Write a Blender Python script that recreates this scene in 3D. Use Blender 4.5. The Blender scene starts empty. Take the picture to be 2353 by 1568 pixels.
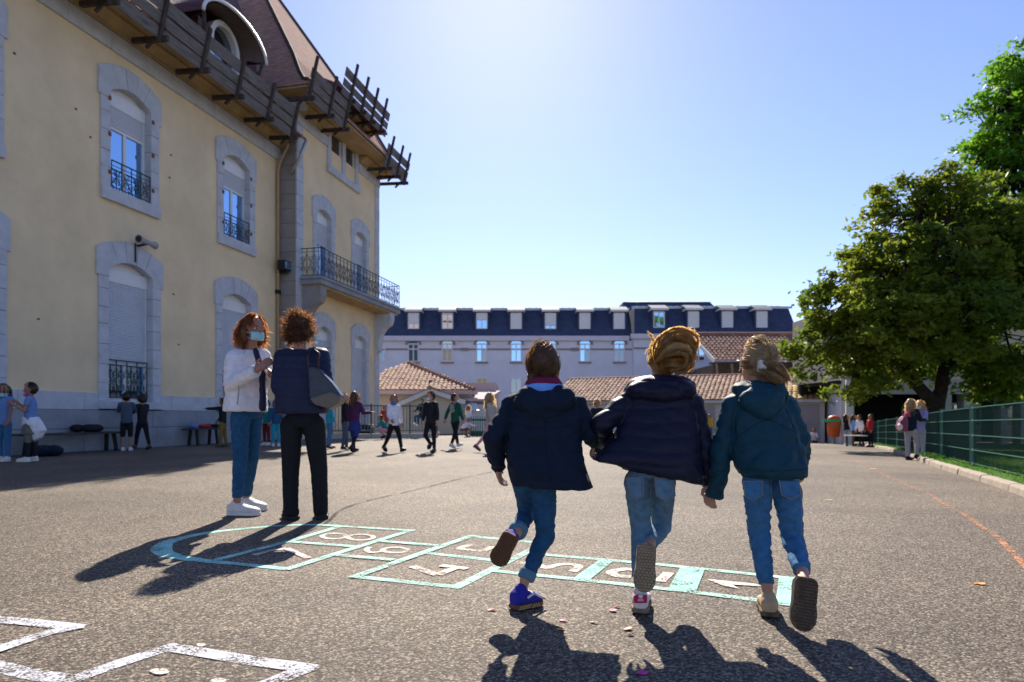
import bpy, bmesh, math, random
import numpy as np
from mathutils import Vector, Matrix, noise, Quaternion
random.seed(7); np.random.seed(7)
R = math.radians
scene = bpy.context.scene
COL = scene.collection
# ---------------------------------------------------------------- camera
F, CX, HY, CAMH = 1500.0, 1176.5, 958.0, 0.83      # photo measured on a 2353 x 1568 copy
cd = bpy.data.cameras.new('camera'); cam = bpy.data.objects.new('camera', cd); COL.objects.link(cam)
cam.location = (0, 0, CAMH); cam.rotation_euler = (R(90), 0, 0)
cd.sensor_width = 36; cd.lens = 36*F/2353; cd.shift_y = (HY-784)/2353; cd.shift_x = 0
cd.clip_start = .05; cd.clip_end = 5000
cd.dof.use_dof = True; cd.dof.focus_distance = 2.95; cd.dof.aperture_fstop = 3.6
scene.camera = cam
# ---------------------------------------------------------------- sky and sun
SUN_EL, SUN_AZ = R(37.5), R(-1.0)                   # azimuth clockwise from +Y
w = bpy.data.worlds.new('World'); scene.world = w; w.use_nodes = True
nt = w.node_tree; bg = nt.nodes['Background']
sky = nt.nodes.new('ShaderNodeTexSky'); sky.sky_type = 'NISHITA'; sky.sun_disc = False
sky.sun_elevation = SUN_EL; sky.sun_rotation = SUN_AZ
sky.air_density = 1.0; sky.dust_density = 0.21; sky.ozone_density = 2.5; sky.altitude = 0
tint = nt.nodes.new('ShaderNodeMix'); tint.data_type = 'RGBA'; tint.blend_type = 'MULTIPLY'; tint.inputs[0].default_value = 1; tint.inputs[7].default_value = (.97, .92, 1.10, 1)   # one even white balance for the whole sky
nt.links.new(sky.outputs[0], tint.inputs[6]); nt.links.new(tint.outputs[2], bg.inputs[0]); bg.inputs[1].default_value = 0.085
sd = bpy.data.lights.new('sun', 'SUN'); sd.energy = 5.0; sd.angle = R(.53); sd.color = (1, .91, .78)
sun = bpy.data.objects.new('sun', sd); COL.objects.link(sun)
sv = Vector((math.sin(SUN_AZ)*math.cos(SUN_EL), math.cos(SUN_AZ)*math.cos(SUN_EL), math.sin(SUN_EL)))
sun.rotation_euler = sv.to_track_quat('Z', 'Y').to_euler(); sun.location = sv*60
vs = scene.view_settings; vs.view_transform = 'Standard'; vs.look = 'None'; vs.exposure = 0.97; vs.gamma = 1
vs.use_curve_mapping = False
# ---------------------------------------------------------------- measuring helpers
def gz(x, y):                                       # the yard falls gently towards the far right
    return -.00095*min(max(x+1, 0), 19)*min(max(y, 0), 36)
def W(x, y, Y): return Vector(((x-CX)/F*Y, Y, CAMH+(HY-y)/F*Y))
def GP(x, y, dz=0):
    z = 0
    for _ in range(12):
        Y = (CAMH-z)*F/(y-HY); X = (x-CX)/F*Y; z = gz(X, Y)
    return Vector((X, Y, z+dz))
# ---------------------------------------------------------------- object helpers
def tag(o, label=None, cat=None, group=None, kind=None):
    if label: o['label'] = label
    if cat: o['category'] = cat
    if group: o['group'] = group
    if kind: o['kind'] = kind
    return o
def empty(name, loc=(0, 0, 0), rz=0, label=None, cat=None, group=None):
    o = bpy.data.objects.new(name, None); COL.objects.link(o); o.location = loc; o.rotation_euler = (0, 0, rz)
    o.empty_display_size = .1
    return tag(o, label, cat, group)
class MB:
    def __init__(s): s.v = []; s.f = []; s.m = []
    def add(s, vs_, fs, mi=0):
        b = len(s.v); s.v.extend([tuple(p) for p in vs_]); s.f.extend([[i+b for i in q] for q in fs]); s.m.extend([mi]*len(fs)); return s
    def box(s, x0, x1, y0, y1, z0, z1, mi=0):
        return s.add([(x0,y0,z0),(x1,y0,z0),(x1,y1,z0),(x0,y1,z0),(x0,y0,z1),(x1,y0,z1),(x1,y1,z1),(x0,y1,z1)],
            [(0,3,2,1),(4,5,6,7),(0,1,5,4),(1,2,6,5),(2,3,7,6),(3,0,4,7)], mi)
    def bar(s, a, b, w_, h_, up=(0,0,1), mi=0):      # rectangular bar from a to b
        a = Vector(a); b = Vector(b); d = (b-a).normalized(); u = Vector(up)
        sx = d.cross(u)
        if sx.length < 1e-4: sx = d.cross(Vector((1,0,0)))
        sx.normalize(); u = sx.cross(d).normalized(); sx = sx*w_/2; u = u*h_/2
        return s.add([a-sx-u, a+sx-u, a+sx+u, a-sx+u, b-sx-u, b+sx-u, b+sx+u, b-sx+u],
            [(0,1,2,3),(4,7,6,5),(0,4,5,1),(1,5,6,2),(2,6,7,3),(3,7,4,0)], mi)
    def prism(s, pts, d, mi=0):                      # closed outline pts (3d), extruded by vector d
        n = len(pts); d = Vector(d)
        return s.add([Vector(p) for p in pts]+[Vector(p)+d for p in pts],
            [tuple(range(n))[::-1], tuple(range(n, 2*n))]+[(i, (i+1) % n, n+(i+1) % n, n+i) for i in range(n)], mi)
    def tube(s, pts, r, sides=5, closed=False, mi=0):
        P = [Vector(p) for p in pts]; n = len(P); rr = r if hasattr(r, '__len__') else [r]*n
        ring = []; u = None
        for i in range(n):
            if closed: d = P[(i+1) % n]-P[i-1]
            else: d = P[min(i+1, n-1)]-P[max(i-1, 0)]
            d.normalize()
            if u is None:
                u = d.orthogonal().normalized()
            u = (u-d*u.dot(d)); u = u.normalized() if u.length > 1e-6 else d.orthogonal().normalized()
            v = d.cross(u)
            ring.append([P[i]+(u*math.cos(2*math.pi*k/sides)+v*math.sin(2*math.pi*k/sides))*rr[i] for k in range(sides)])
        vs_ = [p for q in ring for p in q]; fs = []
        for i in range(n if closed else n-1):
            j = (i+1) % n
            for k in range(sides):
                k2 = (k+1) % sides
                fs.append((i*sides+k, i*sides+k2, j*sides+k2, j*sides+k))
        if not closed:
            fs.append(tuple(range(sides))[::-1]); fs.append(tuple((n-1)*sides+k for k in range(sides)))
        return s.add(vs_, fs, mi)
    def loft(s, secs, n=20, p=2.0, mi=0):            # secs: (centre, half vector u, half vector v)
        vs_ = []; fs = []
        for c, u, v in secs:
            c = Vector(c); u = Vector(u); v = Vector(v)
            for k in range(n):
                a = 2*math.pi*k/n; ca, sa = math.cos(a), math.sin(a)
                ca = math.copysign(abs(ca)**(2/p), ca); sa = math.copysign(abs(sa)**(2/p), sa)
                vs_.append(c+u*ca+v*sa)
        for i in range(len(secs)-1):
            for k in range(n):
                k2 = (k+1) % n
                fs.append((i*n+k, i*n+k2, (i+1)*n+k2, (i+1)*n+k))
        fs.append(tuple(range(n))[::-1]); fs.append(tuple((len(secs)-1)*n+k for k in range(n)))
        return s.add(vs_, fs, mi)
    def cap(s, a, ra, b, rb, n=12, flat0=False, flat1=False):   # tapered capsule
        a = Vector(a); b = Vector(b); d = b-a; L = d.length
        d = d/L if L > 1e-6 else Vector((0,0,1))
        u = d.orthogonal().normalized(); v = d.cross(u); secs = []
        for i in range(4 if not flat0 else 0):
            th = math.pi/2*(1-(i+.35)/4.0); secs.append((a-d*ra*math.sin(th), u*ra*math.cos(th), v*ra*math.cos(th)))
        secs.append((a, u*ra, v*ra)); secs.append((b, u*rb, v*rb))
        for i in range(3, -1, -1) if not flat1 else []:
            th = math.pi/2*(1-(i+.35)/4.0); secs.append((b+d*rb*math.sin(th), u*rb*math.cos(th), v*rb*math.cos(th)))
        return s.loft(secs, n)
    def ell(s, c, ax, ay, az, n=14, m=9):            # ellipsoid from three half-axis vectors
        ax, ay, az = Vector(ax), Vector(ay), Vector(az); secs = []
        for i in range(m):
            th = -math.pi/2+math.pi*(i+.3)/(m-1+.6)
            secs.append((Vector(c)+az*math.sin(th), ax*math.cos(th), ay*math.cos(th)))
        return s.loft(secs, n)
    def mesh(s, name):
        me = bpy.data.meshes.new(name); me.from_pydata(s.v, [], s.f)
        if any(s.m): me.polygons.foreach_set('material_index', s.m)
        me.update(); return me
    def build(s, name, mats, parent=None, smooth=False, loc=None):
        me = s.mesh(name)
        return put(name, me, mats, parent, smooth, loc)
def put(name, me, mats, parent=None, smooth=False, loc=None):
    for m in (mats if isinstance(mats, (list, tuple)) else [mats]): me.materials.append(m)
    if smooth: me.polygons.foreach_set('use_smooth', [True]*len(me.polygons))
    o = bpy.data.objects.new(name, me); COL.objects.link(o)
    if parent: o.parent = parent
    if loc is not None: o.location = loc
    return o
def bevel(o, wdt=.01, seg=2):
    b = o.modifiers.new('bevel', 'BEVEL'); b.width = wdt; b.segments = seg; b.limit_method = 'ANGLE'; return o
# voxel remesh in a scene of its own
TMP = bpy.data.scenes.new('workshop')
def remeshed(mb, voxel, smooth=2):
    me = mb.mesh('raw'); ob = bpy.data.objects.new('raw', me); TMP.collection.objects.link(ob)
    m = ob.modifiers.new('r', 'REMESH'); m.mode = 'VOXEL'; m.voxel_size = voxel; m.adaptivity = 0
    if smooth:
        q = ob.modifiers.new('s', 'SMOOTH'); q.factor = .5; q.iterations = smooth
    vl = TMP.view_layers[0]; vl.update()
    out = bpy.data.meshes.new_from_object(ob.evaluated_get(vl.depsgraph))
    bpy.data.objects.remove(ob); bpy.data.meshes.remove(me)
    return out
def blob(mb, name, mat_, parent, voxel=.01, smooth=2, disp=None):
    me = remeshed(mb, voxel, smooth); me.name = name
    off = Vector(parent.location) if parent else Vector((0,0,0))
    n = len(me.vertices); co = np.empty(n*3, np.float32); me.vertices.foreach_get('co', co); co = co.reshape(-1, 3)
    if disp:
        no = np.empty(n*3, np.float32); me.vertices.foreach_get('normal', no); no = no.reshape(-1, 3)
        co = co+no*disp(co, no)[:, None]
    co = co-np.array(off, np.float32)
    me.vertices.foreach_set('co', co.astype(np.float32).ravel()); me.update()
    return put(name, me, mat_, parent, True)
# ---------------------------------------------------------------- materials
MATS = {}
def mat(name, col, rough=.75, var=.12, scale=6., bump=.15, bscale=90., spec=.3, metal=0., trans=0., col2=None, coords='Object', stretch=None):
    if name in MATS: return MATS[name]
    m = bpy.data.materials.new(name); m.use_nodes = True; t = m.node_tree; N = t.nodes; L = t.links
    b = N['Principled BSDF']; b.inputs['Roughness'].default_value = rough; b.inputs['Metallic'].default_value = metal
    b.inputs['Specular IOR Level'].default_value = spec
    tc = N.new('ShaderNodeTexCoord'); src = tc.outputs[coords]
    if stretch:
        mp = N.new('ShaderNodeMapping'); mp.inputs['Scale'].default_value = stretch; L.new(src, mp.inputs[0]); src = mp.outputs[0]
    n1 = N.new('ShaderNodeTexNoise'); n1.inputs['Scale'].default_value = scale; n1.inputs['Detail'].default_value = 6
    n1.inputs['Roughness'].default_value = .65
    L.new(src, n1.inputs['Vector'])
    rp = N.new('ShaderNodeValToRGB'); rp.color_ramp.elements[0].position = .3; rp.color_ramp.elements[1].position = .7
    c2 = col2 or tuple(min(1, c*(1+var)) for c in col)
    c1 = tuple(c*(1-var) for c in col)
    rp.color_ramp.elements[0].color = (*c1, 1); rp.color_ramp.elements[1].color = (*c2, 1)
    L.new(n1.outputs['Fac'], rp.inputs[0]); L.new(rp.outputs[0], b.inputs['Base Color'])
    if bump:
        n2 = N.new('ShaderNodeTexNoise'); n2.inputs['Scale'].default_value = bscale; n2.inputs['Detail'].default_value = 4
        L.new(src, n2.inputs['Vector'])
        bp = N.new('ShaderNodeBump'); bp.inputs['Strength'].default_value = bump; bp.inputs['Distance'].default_value = .01
        L.new(n2.outputs['Fac'], bp.inputs['Height']); L.new(bp.outputs[0], b.inputs['Normal'])
    if trans:
        tr = N.new('ShaderNodeBsdfTranslucent'); L.new(rp.outputs[0], tr.inputs[0])
        mx = N.new('ShaderNodeMixShader'); mx.inputs[0].default_value = trans
        L.new(b.outputs[0], mx.inputs[1]); L.new(tr.outputs[0], mx.inputs[2]); L.new(mx.outputs[0], N['Material Output'].inputs[0])
    MATS[name] = m; return m
def glass(name, tint=(.02, .03, .045), refl=.5, rough=.03):
    if name in MATS: return MATS[name]
    m = bpy.data.materials.new(name); m.use_nodes = True; t = m.node_tree; N = t.nodes; L = t.links
    b = N['Principled BSDF']; b.inputs['Base Color'].default_value = (*tint, 1); b.inputs['Roughness'].default_value = rough
    b.inputs['Specular IOR Level'].default_value = 1.0; b.inputs['IOR'].default_value = 1.8
    g = N.new('ShaderNodeBsdfGlossy'); g.inputs['Roughness'].default_value = rough; g.inputs[0].default_value = (.42, .68, 1, 1)  # reflections tinted blue to paint in more sky
    mx = N.new('ShaderNodeMixShader'); mx.inputs[0].default_value = refl
    L.new(b.outputs[0], mx.inputs[1]); L.new(g.outputs[0], mx.inputs[2]); L.new(mx.outputs[0], N['Material Output'].inputs[0])
    MATS[name] = m; return m
def hairmat(name, col, trans=.6):
    if name in MATS: return MATS[name]
    m = mat(name, col, rough=.38, var=.35, scale=30, bump=0, spec=.6, trans=trans)
    return m
def asphalt_mat():
    m = bpy.data.materials.new('asphalt'); m.use_nodes = True; t = m.node_tree; N = t.nodes; L = t.links
    b = N['Principled BSDF']; b.inputs['Roughness'].default_value = .8; b.inputs['Specular IOR Level'].default_value = .18
    tc = N.new('ShaderNodeTexCoord')
    vo = N.new('ShaderNodeTexVoronoi'); vo.inputs['Scale'].default_value = 120; vo.feature = 'F1'; vo.inputs['Randomness'].default_value = 1
    L.new(tc.outputs['Object'], vo.inputs['Vector'])
    sp = N.new('ShaderNodeSeparateColor'); L.new(vo.outputs['Color'], sp.inputs[0])
    rp = N.new('ShaderNodeValToRGB'); e = rp.color_ramp.elements
    e[0].position = 0; e[0].color = (.060, .049, .040, 1); e[1].position = 1; e[1].color = (.50, .42, .34, 1)
    x = e.new(.35); x.color = (.125, .102, .082, 1); x = e.new(.75); x.color = (.235, .197, .16, 1)
    L.new(sp.outputs[0], rp.inputs[0])
    ed = N.new('ShaderNodeMath'); ed.operation = 'MULTIPLY'; ed.inputs[1].default_value = 1.0; L.new(vo.outputs['Distance'], ed.inputs[0])
    er = N.new('ShaderNodeValToRGB'); er.color_ramp.elements[0].position = .35; er.color_ramp.elements[1].position = .75
    er.color_ramp.elements[0].color = (1, 1, 1, 1); er.color_ramp.elements[1].color = (.5, .5, .5, 1); L.new(ed.outputs[0], er.inputs[0])
    mu = N.new('ShaderNodeMix'); mu.data_type = 'RGBA'; mu.blend_type = 'MULTIPLY'; mu.inputs[0].default_value = .8
    L.new(rp.outputs[0], mu.inputs[6]); L.new(er.outputs[0], mu.inputs[7])
    n1 = N.new('ShaderNodeTexNoise'); n1.inputs['Scale'].default_value = .7; n1.inputs['Detail'].default_value = 7; n1.inputs['Roughness'].default_value = .7
    L.new(tc.outputs['Object'], n1.inputs['Vector'])
    r2 = N.new('ShaderNodeValToRGB'); r2.color_ramp.elements[0].position = .3; r2.color_ramp.elements[1].position = .7
    r2.color_ramp.elements[0].color = (.72, .72, .73, 1); r2.color_ramp.elements[1].color = (1.12, 1.1, 1.06, 1); L.new(n1.outputs['Fac'], r2.inputs[0])
    m2 = N.new('ShaderNodeMix'); m2.data_type = 'RGBA'; m2.blend_type = 'MULTIPLY'; m2.inputs[0].default_value = 1
    L.new(mu.outputs[2], m2.inputs[6]); L.new(r2.outputs[0], m2.inputs[7])
    n3 = N.new('ShaderNodeTexNoise'); n3.inputs['Scale'].default_value = .16; n3.inputs['Detail'].default_value = 5; n3.inputs['Distortion'].default_value = 1.2; L.new(tc.outputs['Object'], n3.inputs['Vector'])
    r3 = N.new('ShaderNodeValToRGB'); r3.color_ramp.elements[0].position = .42; r3.color_ramp.elements[1].position = .56
    r3.color_ramp.elements[0].color = (.82, .81, .80, 1); r3.color_ramp.elements[1].color = (1.1, 1.09, 1.06, 1); L.new(n3.outputs['Fac'], r3.inputs[0])
    m3 = N.new('ShaderNodeMix'); m3.data_type = 'RGBA'; m3.blend_type = 'MULTIPLY'; m3.inputs[0].default_value = 1
    L.new(m2.outputs[2], m3.inputs[6]); L.new(r3.outputs[0], m3.inputs[7]); L.new(m3.outputs[2], b.inputs['Base Color'])
    bp = N.new('ShaderNodeBump'); bp.inputs['Strength'].default_value = .55; bp.inputs['Distance'].default_value = .004; bp.invert = True
    L.new(vo.outputs['Distance'], bp.inputs['Height']); L.new(bp.outputs[0], b.inputs['Normal'])
    return m
def paint_mat(name, col, wear=.5, edge=.16):
    m = bpy.data.materials.new(name); m.use_nodes = True; t = m.node_tree; N = t.nodes; L = t.links
    b = N['Principled BSDF']; b.inputs['Base Color'].default_value = (*col, 1); b.inputs['Roughness'].default_value = .85; b.inputs['Specular IOR Level'].default_value = .08
    tc = N.new('ShaderNodeTexCoord')
    n = N.new('ShaderNodeTexNoise'); n.inputs['Scale'].default_value = 5; n.inputs['Detail'].default_value = 12; n.inputs['Roughness'].default_value = .8
    L.new(tc.outputs['Object'], n.inputs['Vector'])
    vo = N.new('ShaderNodeTexVoronoi'); vo.inputs['Scale'].default_value = 110; L.new(tc.outputs['Object'], vo.inputs['Vector'])
    sc_ = N.new('ShaderNodeMath'); sc_.operation = 'MULTIPLY_ADD'; sc_.inputs[1].default_value = -.30; L.new(vo.outputs['Distance'], sc_.inputs[0]); L.new(n.outputs['Fac'], sc_.inputs[2])
    r = N.new('ShaderNodeValToRGB'); r.color_ramp.elements[0].position = wear-edge; r.color_ramp.elements[1].position = wear+.02
    L.new(sc_.outputs[0], r.inputs[0])
    tr = N.new('ShaderNodeBsdfTransparent'); mx = N.new('ShaderNodeMixShader')
    L.new(r.outputs[0], mx.inputs[0]); L.new(tr.outputs[0], mx.inputs[1]); L.new(b.outputs[0], mx.inputs[2]); L.new(mx.outputs[0], N['Material Output'].inputs[0])
    return m
M = dict(
 asphalt=asphalt_mat(),
 stucco=mat('cream stucco', (.76, .61, .39), .9, .12, .7, .3, 55, .15),
 stone=mat('grey limestone', (.50, .52, .56), .85, .14, 3, .25, 45, .2),  # blue cast of the shade mixed into the grey
 stone2=mat('weathered plinth stone', (.28, .30, .33), .9, .18, 2, .3, 40, .2),
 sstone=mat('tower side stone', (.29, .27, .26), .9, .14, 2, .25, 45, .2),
 white=mat('white painted frame', (.72, .73, .74), .45, .04, 5, .03, 60, .4),
 shutter=mat('grey roller shutter', (.52, .56, .62), .6, .05, 4, .03, 60),
 ironb=mat('dark green ironwork', (.02, .05, .05), .5, .3, 20, .1, 90),
 iron=mat('brown black ironwork', (.045, .035, .035), .5, .3, 20, .1, 90),
 wood=mat('weathered grey timber', (.16, .145, .14), .85, .45, 2.5, .4, 60, .2, stretch=(1, 9, 9)),
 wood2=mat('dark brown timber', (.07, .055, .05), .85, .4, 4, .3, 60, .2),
 ochre=mat('ochre painted soffit', (.42, .30, .15), .85, .2, 2, .15, 40, .2),
 slate=mat('purple brown roof tiles', (.12, .055, .065), .7, .35, 3, .5, 18, .35, stretch=(1, 1, 3)),
 zinc=mat('zinc', (.42, .42, .43), .4, .1, 3, .05, 30, .5, metal=.6),
 pipe=mat('tan downpipe', (.42, .30, .17), .6, .1, 5, .05, 60),
 rust=mat('rusty hinge', (.25, .08, .04), .9, .3, 20, .2, 90),
 black=mat('black plastic', (.02, .02, .022), .5, .2, 10, .05, 80),
 grey=mat('grey metal', (.30, .32, .33), .5, .1, 10, .05, 80),
 fslate=mat('far blue grey slate', (.042, .06, .12), .75, .25, 2, .3, 12, .3),
 fwall=mat('far white render', (.70, .71, .79), .9, .06, 1, .1, 30, .15),  # white tinted with the blue of skylit shade
 fcorn=mat('far pale cornice', (.64, .62, .70), .85, .06, 2, .1, 30, .15),
 fbrown=mat('far brown stone trim', (.30, .25, .25), .85, .1, 2, .1, 30, .15),
 yellow=mat('yellow lit pane', (.75, .60, .25), .8, .06, 2, .05, 30),  # yellow of lit windows put into the pane colour
 tile=mat('terracotta tile', (.40, .225, .15), .85, .3, 1.6, .3, 30, .2, col2=(.52, .36, .26)),
 tileb=mat('brown clay tile', (.27, .145, .105), .85, .25, 2.5, .3, 30, .2),
 tiley=mat('lichen yellow tile', (.42, .31, .12), .85, .3, 2.5, .3, 30, .2),
 cream=mat('cream render', (.60, .52, .40), .9, .06, 1, .15, 40, .15),
 pink=mat('pinkish render', (.52, .43, .43), .9, .06, 1, .15, 40, .15),
 wallw=mat('white render', (.70, .68, .65), .9, .08, 1.2, .2, 40, .15),
 door=mat('grey garage door', (.40, .38, .38), .7, .05, 3, .03, 30),
 conc=mat('concrete', (.42, .40, .37), .9, .15, 2, .25, 50, .15),
 dark=mat('dark interior', (.02, .02, .018), .9, .2, 2, .1, 20),  # near-black colour stands in for indoor shade
 kerb=mat('kerb stone', (.35, .295, .24), .9, .2, 5, .35, 60, .15),
 fence=mat('green fence metal', (.02, .14, .10), .42, .1, 10, .03, 60, .5),
 wire=mat('dark green wire', (.006, .036, .027), .6, .1, 10, .0, 60, .2),
 gfence=mat('grey green bar fence', (.10, .13, .12), .5, .15, 10, .05, 60, .4),
 lawn=mat('lawn soil and grass', (.07, .14, .025), .95, .4, 4, .4, 40, .1),
 grass=mat('grass blade', (.09, .22, .025), .6, .4, 3, 0, 30, .2, trans=.45),
 leafd=mat('dark glossy leaf', (.085, .21, .025), .5, .4, .55, 0, 30, .25, trans=.6, col2=(.25, .28, .025)),
 leafb=mat('bright green leaf', (.14, .30, .018), .5, .3, 1.5, 0, 30, .3, trans=.58),
 bark=mat('dark bark', (.035, .026, .02), .95, .4, 9, .6, 40, .1),
 glass=glass('blue sky window glass', (.02, .05, .09), .72),
 glassd=glass('dark window glass', (.012, .014, .018), .12),
 skin=mat('skin', (.46, .24, .165), .55, .1, 12, .05, 200, .35),
 skin2=mat('tanned skin', (.34, .165, .11), .55, .1, 12, .05, 200, .35),
 mint=paint_mat('worn mint paint', (.46, .74, .64), .365),
 mintd=paint_mat('thick mint paint', (.38, .70, .60), .335),
 peach=paint_mat('worn peach paint', (.80, .70, .62), .375),
 whitep=paint_mat('worn white paint', (.64, .65, .70), .40),
 orangep=paint_mat('faint orange line paint', (.62, .28, .15), .45),
)
# ================================================================ ground
KERB = [(2.2, 0.2), (5.68, 7.24), (7.35, 11.0), (9.1, 14.7), (10.7, 18.0), (12.6, 22.0), (14.8, 27.0), (17.6, 33.0)]
def kerb_x(y):
    for (x0, y0), (x1, y1) in zip(KERB, KERB[1:]):
        if y <= y1: return x0+(x1-x0)*(y-y0)/(y1-y0)
    return x1
xs = [-1500, -300, -80]+[-40+2*i for i in range(41)]+[80, 300, 1500]
ys = [-1500, -200, -30]+[-6+2*i for i in range(29)]+[70, 100, 300, 1500, 3000]
mb = MB(); mb.add([(x, y, gz(x, y)) for y in ys for x in xs],
    [(j*len(xs)+i, j*len(xs)+i+1, (j+1)*len(xs)+i+1, (j+1)*len(xs)+i) for j in range(len(ys)-1) for i in range(len(xs)-1)])
tag(mb.build('ground', M['asphalt']), kind='structure')
# lawn behind the kerb
mb = MB(); yl = [.2+i*1.1 for i in range(31)]
for j, y in enumerate(yl):
    for k in range(9):
        x = kerb_x(y)+.06+k*1.6; mb.v.append((x, y, gz(x, y)+.085+(.05*noise.noise(Vector((x*.5, y*.5, 0))) if k else 0)))
for j in range(len(yl)-1):
    for k in range(8): mb.f.append([j*9+k, j*9+k+1, (j+1)*9+k+1, (j+1)*9+k]); mb.m.append(0)
lawn = tag(mb.build('lawn', M['lawn']), kind='structure')
# ================================================================ schoolhouse on the left
FA = math.atan2(1525-CX, F)
P0 = Vector((-10.57, 14.3, 0))
school = empty('schoolhouse', P0, math.pi/2-FA, 'tall cream schoolhouse with grey stone window surrounds and steep dark roof', 'building')
def wall(mb, t0, t1, z0, z1, cols, o, mi=0):
    """vertical sheet at offset o with openings; cols: [(ta, tb, [(za, zs, rise), ...])]"""
    y = -o; cur = t0
    def quad(a, b, c, d):
        if b-a > 1e-4 and d-c > 1e-4: mb.add([(a, y, c), (b, y, c), (b, y, d), (a, y, d)], [(0, 1, 2, 3)], mi)
    for ta, tb, ops in sorted(cols):
        quad(cur, ta, z0, z1); z = z0; cur = tb
        for za, zs, rise in ops:
            quad(ta, tb, z, za)
            zt = zs+rise+.02; n = 10; c, hw = (ta+tb)/2, (tb-ta)/2
            arch = [(c+hw*(-1+2*i/n), y, zs+rise*(1-(-1+2*i/n)**2)) for i in range(n+1)]
            for i in range(n):
                a, b = arch[i], arch[i+1]
                mb.add([a, b, (b[0], y, zt), (a[0], y, zt)], [(0, 1, 2, 3)], mi)
            z = zt
        quad(ta, tb, z, z1)
    quad(cur, t1, z0, z1)
rnd = random.Random(3)
def stone_box(parent, t0, t1, y0, y1, z0, z1, m='stone'):
    g = .004; d = rnd.uniform(-.006, .006)
    o = MB().box(t0+g, t1-g, y0-d, y1, z0+g, z1-g).build('stone', M[m], parent); bevel(o, .008, 1); return o
def arch_window(c, hw, za, zs, rise, o, kind, sill=True, sw=.30):
    """window part: white frame; sub-parts stones, panes, shutter, railing"""
    yf = -(o-.20); fr = MB(); zt = zs+rise*.55
    for a, b in ((c-hw, c-hw+.07), (c+hw-.07, c+hw)): fr.box(a, b, yf-.03, yf+.05, za, zs+.02)
    fr.box(c-hw+.07, c+hw-.07, yf-.03, yf+.05, za, za+.09); fr.box(c-.045, c+.045, yf-.025, yf+.05, za+.09, zs)
    top = []
    n = 8                                            # arched head, opaque white panel
    for i in range(n+1):
        q = -1+2*i/n; top.append((c+hw*.99*q, yf-.02, zs+rise*(1-q*q)))
    fr.prism([(c-hw*.99, yf-.02, zs-.1), (c+hw*.99, yf-.02, zs-.1)]+top[::-1], (0, .06, 0))
    if kind == 'half': fr.box(c-hw+.07, c+hw-.07, yf-.035, yf+.04, zs-.86, zs-.78)
    w_ = fr.build('window', M['white'], school)
    y0, y1 = -(o+.045), -(o-.24)
    # jambs
    z = za; k = 0
    while z < zs-.05:
        h = min(rnd.choice((.42, .5, .46)), zs-z); h = h if zs-z-h > .15 else zs-z
        for s in (-1, 1):
            a, b = sorted((c+s*hw, c+s*(hw+sw)))
            stone_box(w_, a, b, y0, y1, z, z+h)
        z += h
    nb = 5; ho = hw+sw+.07
    inn = lambda q: (c+hw*q, zs+rise*(1-q*q))
    out = lambda q: (c+ho*q, zs+.46+(rise+.08)*(1-q*q))
    for i in range(nb):
        q0 = -1+2*i/nb+.006; q1 = -1+2*(i+1)/nb-.006; pts = []
        for j in range(4): pts.append(inn(q0+(q1-q0)*j/3))
        if i == nb-1: pts.append((c+hw+.0, zs-.22)); pts.append((c+ho, zs-.22))
        for j in range(3, -1, -1): pts.append(out(q0+(q1-q0)*j/3))
        if i == 0: pts += [(c-ho, zs-.22), (c-hw, zs-.22)]
        d = rnd.uniform(-.006, .006)
        b = MB().prism([(p[0], y0-.012-d, p[1]) for p in pts], (0, .29, 0)).build('stone', M['stone'], w_); bevel(b, .006, 1)
    if sill: stone_box(w_, c-hw-sw, c+hw+sw, y0-.05, y1, za-.32, za)
    # glass
    for s in (-1, 1):
        a, b = sorted((c+s*.045, c+s*(hw-.07)))
        MB().box(a, b, yf+.005, yf+.02, za+.09, zs-.1).build('pane', M['glass'], w_)
    # shutter box and shutter
    MB().box(c-hw+.01, c+hw-.01, yf-.06, yf-.032, zs-.28, zs+.06).build('shutter_box', M['white'], w_)
    drop = {'half': .45, 'full': zs-.28-za-(1.0 if za < 3 and o < .1 else .06), 'open': .25, 'third': .8}[kind]
    zb = zs-.28-drop; sh = MB(); nsl = max(4, int(drop/.05))
    for i in range(nsl):
        a = zb+drop*i/nsl; b = zb+drop*(i+1)/nsl
        sh.add([(c-hw+.07, yf-.036, a), (c+hw-.07, yf-.036, a), (c+hw-.07, yf-.052, (a+b)/2), (c-hw+.07, yf-.052, (a+b)/2),
                (c+hw-.07, yf-.036, b), (c-hw+.07, yf-.036, b)], [(0, 1, 2, 3), (3, 2, 4, 5)])
    sh.box(c-hw+.07, c+hw-.07, yf-.06, yf-.032, zb-.05, zb)
    sh.build('roller_shutter', M['shutter'], w_)
    return w_, yf
def scroll(cx, cz, r, turns, s=1, ph=0, y=0, n=14):
    return [(cx+s*r*(1-.75*i/n)*math.cos(ph+turns*2*math.pi*i/n), y, cz+r*(1-.75*i/n)*math.sin(ph+turns*2*math.pi*i/n)) for i in range(n+1)]
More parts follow.
